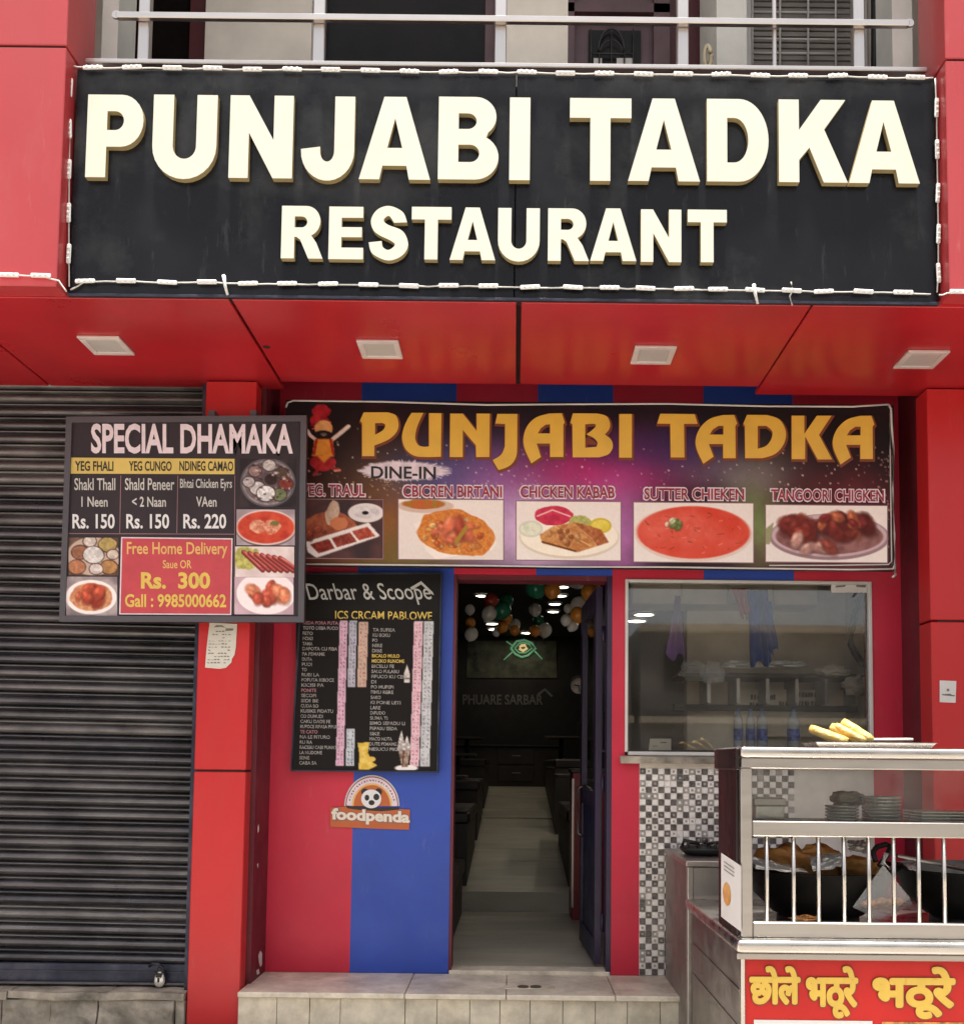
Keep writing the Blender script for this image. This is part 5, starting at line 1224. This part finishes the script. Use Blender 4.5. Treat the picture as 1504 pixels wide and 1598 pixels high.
# bottles on the inner sill
YBO = 6.22; zs_ = ZV(1180, 1172, YBO)
ls = struct(box('window_ledge', wx0, wx1, YW+.142, 6.40, zs_-.04, zs_, 'shelf_dark'))
for u, w, lab in ((1152,15,'water bottle with blue label nearest the door behind the window'),(1171,14,'second water bottle from the door behind the window'),(1189,17,'third water bottle with deep blue label behind the window'),(1238,20,'water bottle with blue label standing apart behind the window')):
    b0 = W(u, 1172, YBO); r = w*YBO/F_PX/2; H = (1172-1106)*YBO/F_PX
    t = thing('water_bottle', lab, 'bottle', (b0.x, YBO, zs_), 'water bottles on the window ledge')
    lathe('bottle_body', [(0,0),(r*.9,0),(r,.02),(r,H*.55),(r*.92,H*.6),(r,H*.66),(r*.85,H*.78),(r*.4,H*.9),(r*.34,H*.93)], (b0.x, YBO, zs_), 'bottle_plastic', t, 18)
    lathe('bottle_label', [(r*1.015,H*.24),(r*1.015,H*.52)], (b0.x, YBO, zs_), 'bottle_label', t, 18)
    lathe('bottle_cap', [(r*.42,H*.93),(r*.42,H),(0,H)], (b0.x, YBO, zs_), 'bottle_cap', t, 12)

# ================================================================ MOSAIC TILES UNDER THE WINDOW
tw = thing('mosaic_wall', 'black and white mosaic tiled wall under the shop window', 'wall', (xs[998]+.3, YW, FLOOR))
pt = 9.62*YW/F_PX; s = pt*.90
def tile_mesh(nm, m, inner=None):
    v_, f_ = boxv(0, s, -.006, 0, 0, s), BOXF; fm = [0]*6; ms_ = [m]
    if inner:
        v2, f2 = boxv(s*.3, s*.7, -.0072, -.0061, s*.3, s*.7), BOXF; v_, f_ = merge((v_, f_), (v2, f2)); fm += [1]*6; ms_.append(inner)
    return mesh_of(nm, v_, f_, None, False, ms_, fm)
kinds = [tile_mesh('tile','tile_dark'), tile_mesh('tile','tile_dark','tile_grey'), tile_mesh('tile','tile_white'), tile_mesh('tile','tile_white','tile_grey'), tile_mesh('tile','tile_grey','tile_white')]
rows = int((ZWB-.05-FLOOR)/pt); cols = int((XU(1232,1250,YW)-xs[998])/pt)+1
rr = random.Random(11); cells = []
for j in range(rows):
    for i in range(cols):
        if (i+j) % 2 == 0: k = rr.choices((0,1,4), (6,3,2))[0]
        else: k = rr.choices((2,3), (6,2))[0]
        if rr.random() < .08: k = rr.randrange(5)
        cells.append((i, j, k))
vis = [c_ for c_ in cells if c_[0] < 5 or (c_[1] > rows*.52 and c_[0] < 14)]
vis = sorted(vis, key=lambda c_: (c_[1] <= rows*.52, -c_[1]))[:296]; vs_ = set((c_[0], c_[1]) for c_ in vis)
zt0 = ZWB-.05
for i, j, k in vis:
    inst('tile', kinds[k], (xs[998]+.002+i*pt, YW-.0005, FLOOR+.004+j*pt), tw)
rv, rf, rm = [], [], []
for i, j, k in cells:
    if (i, j) in vs_: continue
    x_, z_ = xs[998]+.002+i*pt, FLOOR+.004+j*pt; b = len(rv)
    rv += boxv(x_, x_+s, YW-.0065, YW-.0005, z_, z_+s); rf += [tuple(q+b for q in f) for f in BOXF]; rm += [(0,1,2)[{0:0,1:0,2:1,3:1,4:2}[k]]]*6
o = add('mosaic_rest', rv, rf, None, tw, mats=['tile_dark','tile_white','tile_grey'], fm=rm); o['kind'] = 'stuff'
# ================================================================ FOOD CART
YC = 4.0
cart = thing('food_cart', 'stainless steel food cart with barred front and red lettered panel', 'food cart', (1.7, YC, 0))
cx0, cx1 = XU(1156,1330,YC), XU(1156,1330,YC)+1.75
def cz(v): return ZV(1330, v, YC)
YCB = 4.36
zT, zT1, zM1, zM0, zB1, zB0, zL0 = cz(1169), cz(1184), cz(1283), cz(1307), cz(1441), cz(1465), cz(1491)
def cbx(nm, x0, x1, y0, y1, z0, z1, m='steel_brushed', bev=.004): return box(nm, x0, x1, y0, y1, z0, z1, m, cart, bev)
pw = XU(1174,1330,YC)-cx0
add('top_sheet', *bevelled(boxv(cx0-.006, cx1, YC-.03, YCB+.08, zT1, zT+.004), BOXF, .017, 4), 'steel', cart, smooth=True)
cbx('top_beam', cx0, cx1, YC, YC+.03, cz(1201), zT1-.0005)
cbx('front_post', cx0, cx0+pw, YC-.002, YC+.04, zB0, cz(1201)-.0005); cbx('rear_post', cx0, cx0+.03, YCB-.03, YCB, zB0, zT1-.001)
cbx('rear_post', cx1-.03, cx1, YCB-.03, YCB, zB0, zT1-.001); cbx('front_post', cx1-pw, cx1, YC-.002, YC+.04, zB0, cz(1201)-.0005)
cbx('middle_beam', cx0+pw+.0005, cx1-pw-.0005, YC, YC+.035, zM0, zM1)
cbx('bottom_beam', cx0+pw+.0005, cx1-pw-.0005, YC, YC+.035, zB0, zB1)
cbx('shelf', cx0+.032, cx1-.032, YC+.036, YCB+.02, zM1-.018, zM1-.006, 'steel_dull')
for u in (1198,1240,1279,1319,1358,1397,1436,1476,1516,1556,1596,1636,1676):
    xx = XU(u, 1375, YC); tube('bar', [(xx, YC+.016, zB1-.004), (xx, YC+.016, zM0+.004)], .0085, 'steel', cart, 10)
box('glass_pane', cx0+pw, cx1-pw, YC+.012, YC+.016, zM1+.001, cz(1201)-.001, 'cart_glass', cart)
cbx('wind_guard', cx0-.012, cx0-.001, YC+.03, YCB+.02, zB0-.0, zT1-.002, 'cart_guard', .002)
cbx('guard_cap', cx0-.022, cx0-.007, YC-.012, YCB+.06, zT1-.05, zT-.002, 'cart_guard', .003)
add('counter_ledge', *bevelled(boxv(cx0-.03, cx1+.02, YC-.06, 5.14, zL0+.012, zB0-.001), BOXF, .022, 4), 'steel', cart, smooth=True)
cbx('ledge_lip', cx0-.028, cx1+.02, YC-.05, YC-.03, zL0-.012, zL0+.0115, 'steel_brushed', .003)
cbx('side_panel', cx0+.002, cx0+.02, YC+.02, 5.10, .06, zL0+.011, 'steel_dull', .002); cbx('side_panel', cx1-.02, cx1-.002, YC+.02, 5.10, .06, zL0+.011, 'steel_dull', .002)
for k, zz in enumerate((zL0-.16, zL0-.31)): cbx('side_rib', cx0-.003, cx0+.0015, YC+.03, 5.08, zz, zz+.012, 'steel_dull', .001)
cbx('back_panel', cx0+.021, cx1-.021, 5.08, 5.10, .06, zL0+.011, 'steel_dull', .002)
cbx('corner_edge', cx0-.004, cx0+.012, YC-.012, YC+.019, .05, zL0-.013, 'steel', .002)
fp = cbx('front_panel', cx0+.0125, cx1, YC-.004, YC+.01, .10, zL0-.0125, 'cart_red', .002)
for xx in (cx0+.06, cx1-.06):
    for yy in (YC+.08, 5.0): cbx('cart_leg', xx-.02, xx+.02, yy-.02, yy+.02, 0.012, .10, 'steel_dull', .002)
Yl = YC-.0065
for s_, u0, v0, u1, v1 in (('छोले', 1169,1508,1249,1569),('भठूरे', 1257,1508,1339,1590),('भठूरे', 1361,1509,1491,1591)):
    w_ = 2.6 if u0 < 1300 else 3.2
    le = fat_lettering('lettering', s_, u0, v0, u1, v1, Yl-.003, 'ink_cart_yellow', fp, w_, slope=.004)
    fat_lettering('lettering_edge', s_, u0-1.4, v0-1, u1+1.8, v1+2.2, Yl-.0005, 'ink_cart_edge', le, w_+1.5, slope=.004)
quad_px('panel_picture', [(1176,1592),(1361,1594),(1361,1680),(1176,1680)], Yl, 'paper_white', cart); quad_px('panel_picture', [(1376,1595),(1600,1597),(1600,1680),(1376,1680)], Yl, 'fried_snack', cart)
quad_px('panel_scuff', [(1376,1492.5),(1428,1493.5),(1420,1496),(1390,1496)], Yl, 'ink_white_soft', cart)
# paper sign on the cart's side
sx = cx0-.0145
pp_ = thing('side_notice', 'white paper notice with a brown food picture on the cart side', 'notice', (sx, YC+.15, zB0))
def on_side(u, v):
    d = ray(u, v); t = (sx-EYE.x)/d.x; return EYE+d*t
def side_quad(nm, pts, m, dx=0):
    P = [on_side(u, v)+Vector((dx,0,0)) for u, v in pts]; add(nm, P, [tuple(range(len(P)))], m, pp_)
side_quad('paper', [(1125,1331),(1125,1431),(1156.5,1455),(1156.5,1352)], 'paper_white')
side_quad('food_picture', [(1134+6*math.cos(t)+.5, 1396+18*math.sin(t)+4*math.cos(t)) for t in np.linspace(0, 6.28, 20)[:-1]], 'fried_bread', -.002)
for v in (1344, 1350, 1356): side_quad('print_mark', [(1130,v),(1130,v+1.5),(1146,v+13),(1146,v+11.5)], 'ink_mark', -.002)

# things on the cart
YTR = 4.13
def tray():
    zt_ = zT+.001; x0, x1 = XU(1330,1160,YTR), XU(1460,1160,YTR); y0, y1 = YTR, YTR+.2; h = .030; f = .022
    t = thing('steel_tray', 'shallow steel tray on top of the food cart', 'tray', ((x0+x1)/2, y0, zt_))
    x0 = XU(1268,1160,YTR+.05)
    V = [(x0+f,y0+f,zt_),(x1-f,y0+f,zt_),(x1-f,y1-f,zt_),(x0+f,y1-f,zt_),(x0,y0,zt_+h),(x1,y0,zt_+h),(x1,y1,zt_+h),(x0,y1,zt_+h),
         (x0-.006,y0-.006,zt_+h),(x1+.006,y0-.006,zt_+h),(x1+.006,y1+.006,zt_+h),(x0-.006,y1+.006,zt_+h)]
    F_ = [(0,1,2,3)]+[(i,4+i,4+(i+1)%4,(i+1)%4) for i in range(4)]+[(4+i,8+i,8+(i+1)%4,4+(i+1)%4) for i in range(4)]
    o = add('tray_pan', V, F_, 'steel', t); md = o.modifiers.new('thickness', 'SOLIDIFY'); md.thickness = .003
    return zt_
zt_ = tray()
def roll(pts, r, lab, m='corn_yellow'):
    P = [W(*p[:2], p[2]) for p in pts]; n_ = len(P); Q = []; R_ = []
    for i in range(9):
        s_ = i/8*(n_-1); a = min(int(s_), n_-2); q = P[a].lerp(P[a+1], s_-a); Q.append(q); R_.append(r*(.8 if i in (0,8) else (.9 if i in (1,7) else 1)*(1+.06*math.sin(i*2))))
    tag(tube('fried_roll', Q, R_, m, None, 12), lab, 'snack', 'yellow rolls on the cart tray')
roll([(1264,1137,4.30),(1290,1147,4.26),(1322,1158,4.22)], .021, 'yellow roll lying lowest at the near end of the tray')
roll([(1296,1135,4.31),(1318,1145,4.28),(1342,1156,4.24)], .025, 'thick yellow roll in the middle of the tray')
roll([(1314,1127,4.33),(1334,1140,4.30),(1360,1156,4.26)], .023, 'yellow roll reaching highest on the tray')
roll([(1304,1132,4.29),(1324,1144,4.25),(1350,1157,4.22)], .016, 'slim yellow roll wedged between two thicker rolls')
roll([(1352,1155,4.26),(1385,1155,4.27),(1424,1154.5,4.28)], .008, 'flat pale roll lying along the tray', 'paper')
# plates and tins on the shelf
zs2 = zM1-.006
def plates(u0, u1, v0, n, lab, grp, Y, sq=False, lip=.85):
    xa, xb_ = XU(u0,1250,Y), XU(u1,1250,Y); r = (xb_-xa)/2; H = ZV(1330,v0,Y)-zs2; h = H/n
    for i in range(n):
        z_ = zs2+i*h
        if sq:
            o = box('steel_plate', xa, xb_, Y+.0, Y+.2, z_+.001, z_+h*.72, 'steel_plate', None, .003)
        else:
            v_, f_ = lathe_v([(0,.002),(r*lip,.002),(r,h*.55),(r,h*.9),(r*.97,h*.9),(r*lip*.96,.006)], ((xa+xb_)/2, Y+r, z_), 26); o = add('steel_plate', v_, f_, 'steel_plate', None, smooth=True)
        tag(o, '%s %s' % (('lowest','second lowest','third lowest','fourth lowest','fifth lowest','sixth lowest','topmost')[i if i < n-1 else 6], lab), 'plate', grp)
plates(1296, 1348, 1258, 5, 'steel plate in the low round stack on the cart shelf', 'low stack of plates', 4.12)
plates(1356, 1416, 1243, 7, 'steel plate in the taller round stack on the cart shelf', 'tall stack of plates', 4.14, lip=.95)
plates(1437, 1560, 1264, 4, 'flat steel plate in the square stack on the cart shelf', 'square stack of plates', 4.10, True)
tb = thing('steel_box', 'oblong steel box at the notice end of the cart shelf', 'box', (cx0+.12, 4.15, zs2))
bx0, bx1 = XU(1178,1260,4.12), XU(1224,1260,4.12)
box('box_body', bx0, bx1, 4.12, 4.30, zs2+.001, ZV(1200,1258,4.12), 'steel_plate', tb, .004); box('box_lid', bx0-.006, bx1+.006, 4.114, 4.306, ZV(1200,1258,4.12)+.001, ZV(1200,1246,4.12), 'steel_brushed', tb, .004)
crumple('bread_piece', 'flat pale bread lying in front of the steel box', 1200, 1280, 44, 7, 4.10, 'fried_snack', 9, 'bread')
crumple('yellow_packet', 'pale yellow packet behind the round plates on the shelf', 1322, 1248, 52, 26, 4.33, 'ink_cream', 12, 'packet')

# woks
zcnt = zB0
def wok(u0, u1, vr, lab, Y, pile=None):
    xa, xb_ = XU(u0,1360,Y), XU(u1,1360,Y); r = (xb_-xa)/2; c_ = ((xa+xb_)/2, Y+.02, zcnt); zr = ZV((u0+u1)/2, vr, Y-r*.3)-zcnt
    t = thing('wok', lab, 'wok', c_, 'iron woks on the cart counter')
    prof = [(r*.30,.02),(r*.62,.05),(r*.88,zr*.55),(r,zr),(r*1.035,zr+.004),(r*1.0,zr+.008),(r*.97,zr),(r*.86,zr*.57),(r*.6,.07),(0,.04)]
    wbw = lathe('wok_bowl', prof, c_, 'wok_iron', t, 40)
    lathe('wok_stand', [(r*.5,0),(r*.56,0),(r*.56,.045),(r*.5,.045)], c_, 'rubber_black', t, 24)
    for s_ in (-1, 1): tube('wok_handle', [(c_[0]+s_*r*math.cos(a)*(1.02+.16*math.cos(b)), c_[1]+r*math.sin(a), zcnt+zr+.005+.02*math.cos(b)) for a, b in zip(np.linspace(-.35,.35,9), np.linspace(-1.57,1.57,9))], .009, 'wok_iron', wbw)
    return c_, r, zr
c1, r1, z1_ = wok(1166, 1388, 1361, 'black iron wok with browned fried bread on the cart', 4.36)
c2, r2, z2_ = wok(1404, 1640, 1361, 'black iron wok cut off by the picture edge on the cart', 4.36)
def bread(cx, cy, cz_, rx, ry, rz, tilt, seed, lab, m='fried_bread'):
    bm = bmesh.new(); bmesh.ops.create_icosphere(bm, subdivisions=4, radius=1); bm.verts.index_update(); V = []
    R_ = Matrix.Rotation(tilt[0],3,'X') @ Matrix.Rotation(tilt[1],3,'Y') @ Matrix.Rotation(tilt[2],3,'Z')
    for q in bm.verts:
        n_ = mnoise.noise(q.co*1.6+Vector((seed*4.7,0,0)))*.3+mnoise.noise(q.co*4+Vector((0,seed*2.3,0)))*.14+mnoise.noise(q.co*9)*.05
        p = R_ @ Vector((q.co.x*rx*(1+n_), q.co.y*ry*(1+n_), q.co.z*rz*(1+n_*1.5)+n_*.03)); V.append(Vector((cx,cy,cz_))+p)
    F_ = [[x.index for x in f.verts] for f in bm.faces]; bm.free()
    tag(add('fried_bread', V, F_, m, None, smooth=True), lab, 'bread', 'fried breads in the wok')
zr_ = zcnt+z1_
bread(c1[0]-.13, c1[1]-.02, zr_+.015, .15, .12, .05, (-.7,.2,.2), 1, 'crinkled brown fried bread nearest the cart notice in the wok')
bread(c1[0]+.00, c1[1]+.0, zr_+.02, .15, .11, .045, (-.8,-.15,.5), 2, 'crinkled brown fried bread in the middle of the wok')
bread(c1[0]+.18, c1[1]-.02, zr_-.005, .10, .09, .04, (-.6,.4,-.2), 3, 'dark small fried bread at the ladle end of the wok')
def foil(u0, v0, pts, lab, Y, seed):
    V = []; n_ = 14
    for j in range(n_+1):
        for i in range(n_+1):
            s_, t_ = i/n_, j/n_
            u = (pts[0][0]*(1-s_)+pts[1][0]*s_)*(1-t_)+(pts[3][0]*(1-s_)+pts[2][0]*s_)*t_; v = (pts[0][1]*(1-s_)+pts[1][1]*s_)*(1-t_)+(pts[3][1]*(1-s_)+pts[2][1]*s_)*t_
            p = W(u, v, Y+.10*(1-t_)); n3 = mnoise.noise_vector(Vector((s_*5,t_*5,seed))); V.append(p+Vector((n3.x*.006, n3.y*.02, n3.z*.006)))
    F_ = [(j*(n_+1)+i, (j+1)*(n_+1)+i, (j+1)*(n_+1)+i+1, j*(n_+1)+i+1) for j in range(n_) for i in range(n_)]
    o = add('foil_sheet', V, F_, 'foil'); md = o.modifiers.new('thickness', 'SOLIDIFY'); md.thickness = .0015; tag(o, lab, 'foil', 'foil sheets by the fried bread')
foil(0,0, [(1172,1336),(1235,1352),(1262,1361),(1180,1357)], 'crumpled foil under the brown bread beside the notice', 4.12, 1)
foil(0,0, [(1262,1338),(1320,1330),(1314,1352),(1268,1361)], 'folded foil sheet in front of the ladle in the wok', 4.11, 2)
foil(0,0, [(1322,1312),(1353,1310),(1352,1332),(1324,1328)], 'small square foil packet behind the cart bars', 4.2, 3)
foil(0,0, [(1412,1350),(1430,1346),(1436,1360),(1420,1358)], 'small bright foil scrap on the rim of the cut off wok', 4.12, 4)
# ladle and skimmer
ld = thing('ladle', 'dark ladle with a bent handle standing between the two woks', 'ladle', W(1380, 1400, 4.2))
tube('handle', [W(1366,1345,4.2), W(1362,1330,4.22), W(1368,1322,4.24), W(1382,1318,4.26), W(1390,1322,4.24), W(1384,1335,4.2), W(1372,1352,4.18)], .012, 'rubber_black', ld)
tube('hook', [W(1384,1332,4.18), W(1378,1345,4.17), W(1388,1358,4.17)], .007, 'steel', ld)
sk = thing('skimmer', 'long flat steel skimmer laid across the cut off wok', 'skimmer', W(1430, 1352, 4.2))
tube('handle', [W(1400,1336,4.16), W(1450,1346,4.18), W(1510,1358,4.22)], .009, 'steel_dull', sk); v_, f_ = lathe_v([(.06,0),(.062,.006),(.0,.003)], tuple(W(1530,1360,4.24)), 18); add('pan', v_, f_, 'steel_dull', sk)
# tied clear bag with snacks between the bars
bg_ = thing('snack_bag', 'clear plastic bag of orange snacks tied between the woks', 'bag', W(1376, 1441, 4.10))
ap = W(1378, 1350, 4.10); bl = [W(1330,1416,4.07), W(1420,1402,4.07), W(1424,1412,4.15), W(1345,1420,4.16)]; tie = W(1379, 1342, 4.1)
V = [ap]+bl+[W(1372,1436,4.10)]; add('bag_skin', V, [(0,1,2),(0,2,3),(0,3,4),(0,4,1),(1,5,2),(2,5,3),(3,5,4),(4,5,1)], 'plastic_clear', bg_)
tube('bag_neck', [ap, tie, W(1383,1332,4.1)], [.012,.006,.012], 'plastic_clear', bg_)
for i, (u, v, w) in enumerate(((1356,1411,26),(1376,1408,30),(1396,1407,28))):
    bm = bmesh.new(); bmesh.ops.create_icosphere(bm, subdivisions=2, radius=1); bm.verts.index_update(); c_ = W(u, v, 4.11); rx = w*4.1/F_PX/2
    V = [Vector((c_.x+q.co.x*rx*(1+.4*mnoise.noise(q.co*2+Vector((i,0,0)))), c_.y+q.co.y*rx*.6, c_.z+q.co.z*rx*.5*(1+.5*mnoise.noise(q.co*2.4)))) for q in bm.verts]; F_ = [[x.index for x in f.verts] for f in bm.faces]; bm.free()
    add('snack_piece', V, F_, 'fried_snack', bg_)
crumple('fried_crumb', 'orange fried scraps lying on the cart counter below the bread', 1256, 1434, 40, 10, 4.08, 'fried_snack', 21, 'snack')

# ================================================================ STOVE CABINET BEHIND THE CART
YK0, YK1 = 5.16, 5.92
sv = thing('stove_cabinet', 'worn steel stove cabinet between the food cart and the mosaic wall', 'stove', (1.05, YK0, 0.012))
kx0 = XU(1073,1450,YK0); kx1 = kx0+.75; ktop = ZV(1100, 1344, YK0)
def kb_(nm, x0, x1, y0, y1, z0, z1, m='steel_dull', bev=.004): return box(nm, x0, x1, y0, y1, z0, z1, m, sv, bev)
kb_('stove_top', kx0-.01, kx1, YK0-.012, YK1, ktop-.03, ktop, 'steel_brushed'); kb_('side_panel', kx0, kx0+.015, YK0+.03, YK1-.01, .03, ktop-.0305)
kb_('front_post', kx0, kx0+.03, YK0, YK0+.029, .03, ktop-.0305, 'steel_brushed'); kb_('front_post', kx1-.03, kx1, YK0, YK0+.029, .03, ktop-.0305, 'steel_brushed')
kb_('front_panel', kx0+.0305, kx1-.0305, YK0+.008, YK0+.02, ktop-.24, ktop-.035, 'steel_brushed', .002); kb_('front_door', kx0+.06, kx1-.0305, YK0+.012, YK0+.024, .06, ktop-.26, 'steel_dull', .003)
kb_('dark_gap', kx0+.0305, kx0+.058, YK0+.03, YK0+.034, .06, ktop-.26, 'rubber_black', 0); kb_('back_panel', kx0+.016, kx1-.002, YK1-.03, YK1-.012, .03, ktop-.031)
lathe('latch', [(.014,0),(.014,-.03),(.008,-.036),(0,-.036)], tuple(W(1089,1488,YK0+.01)), 'steel', sv, 12, 'Y')
bq = W(1095, 1330, 5.45); br = thing('gas_burner', 'black iron gas burner on the steel stove cabinet', 'burner', (bq.x, 5.5, ktop))
lathe('burner_pan', [(0,.004),(.10,.004),(.13,.03),(.135,.045),(.12,.04),(.09,.02),(0,.018)], (bq.x+.02, 5.5, ktop), 'rubber_black', br, 26)
for a in np.linspace(0, 5.03, 5): tube('pan_support', [(bq.x+.02+.13*math.cos(a), 5.5+.13*math.sin(a), ktop+.045), (bq.x+.02+.12*math.cos(a), 5.5+.12*math.sin(a), ktop+.075), (bq.x+.02+.04*math.cos(a), 5.5+.04*math.sin(a), ktop+.065)], .009, 'rubber_black', br)
lathe('burner_cap', [(.045,.018),(.045,.05),(.03,.058),(0,.058)], (bq.x+.02, 5.5, ktop), 'rubber_black', br, 18)
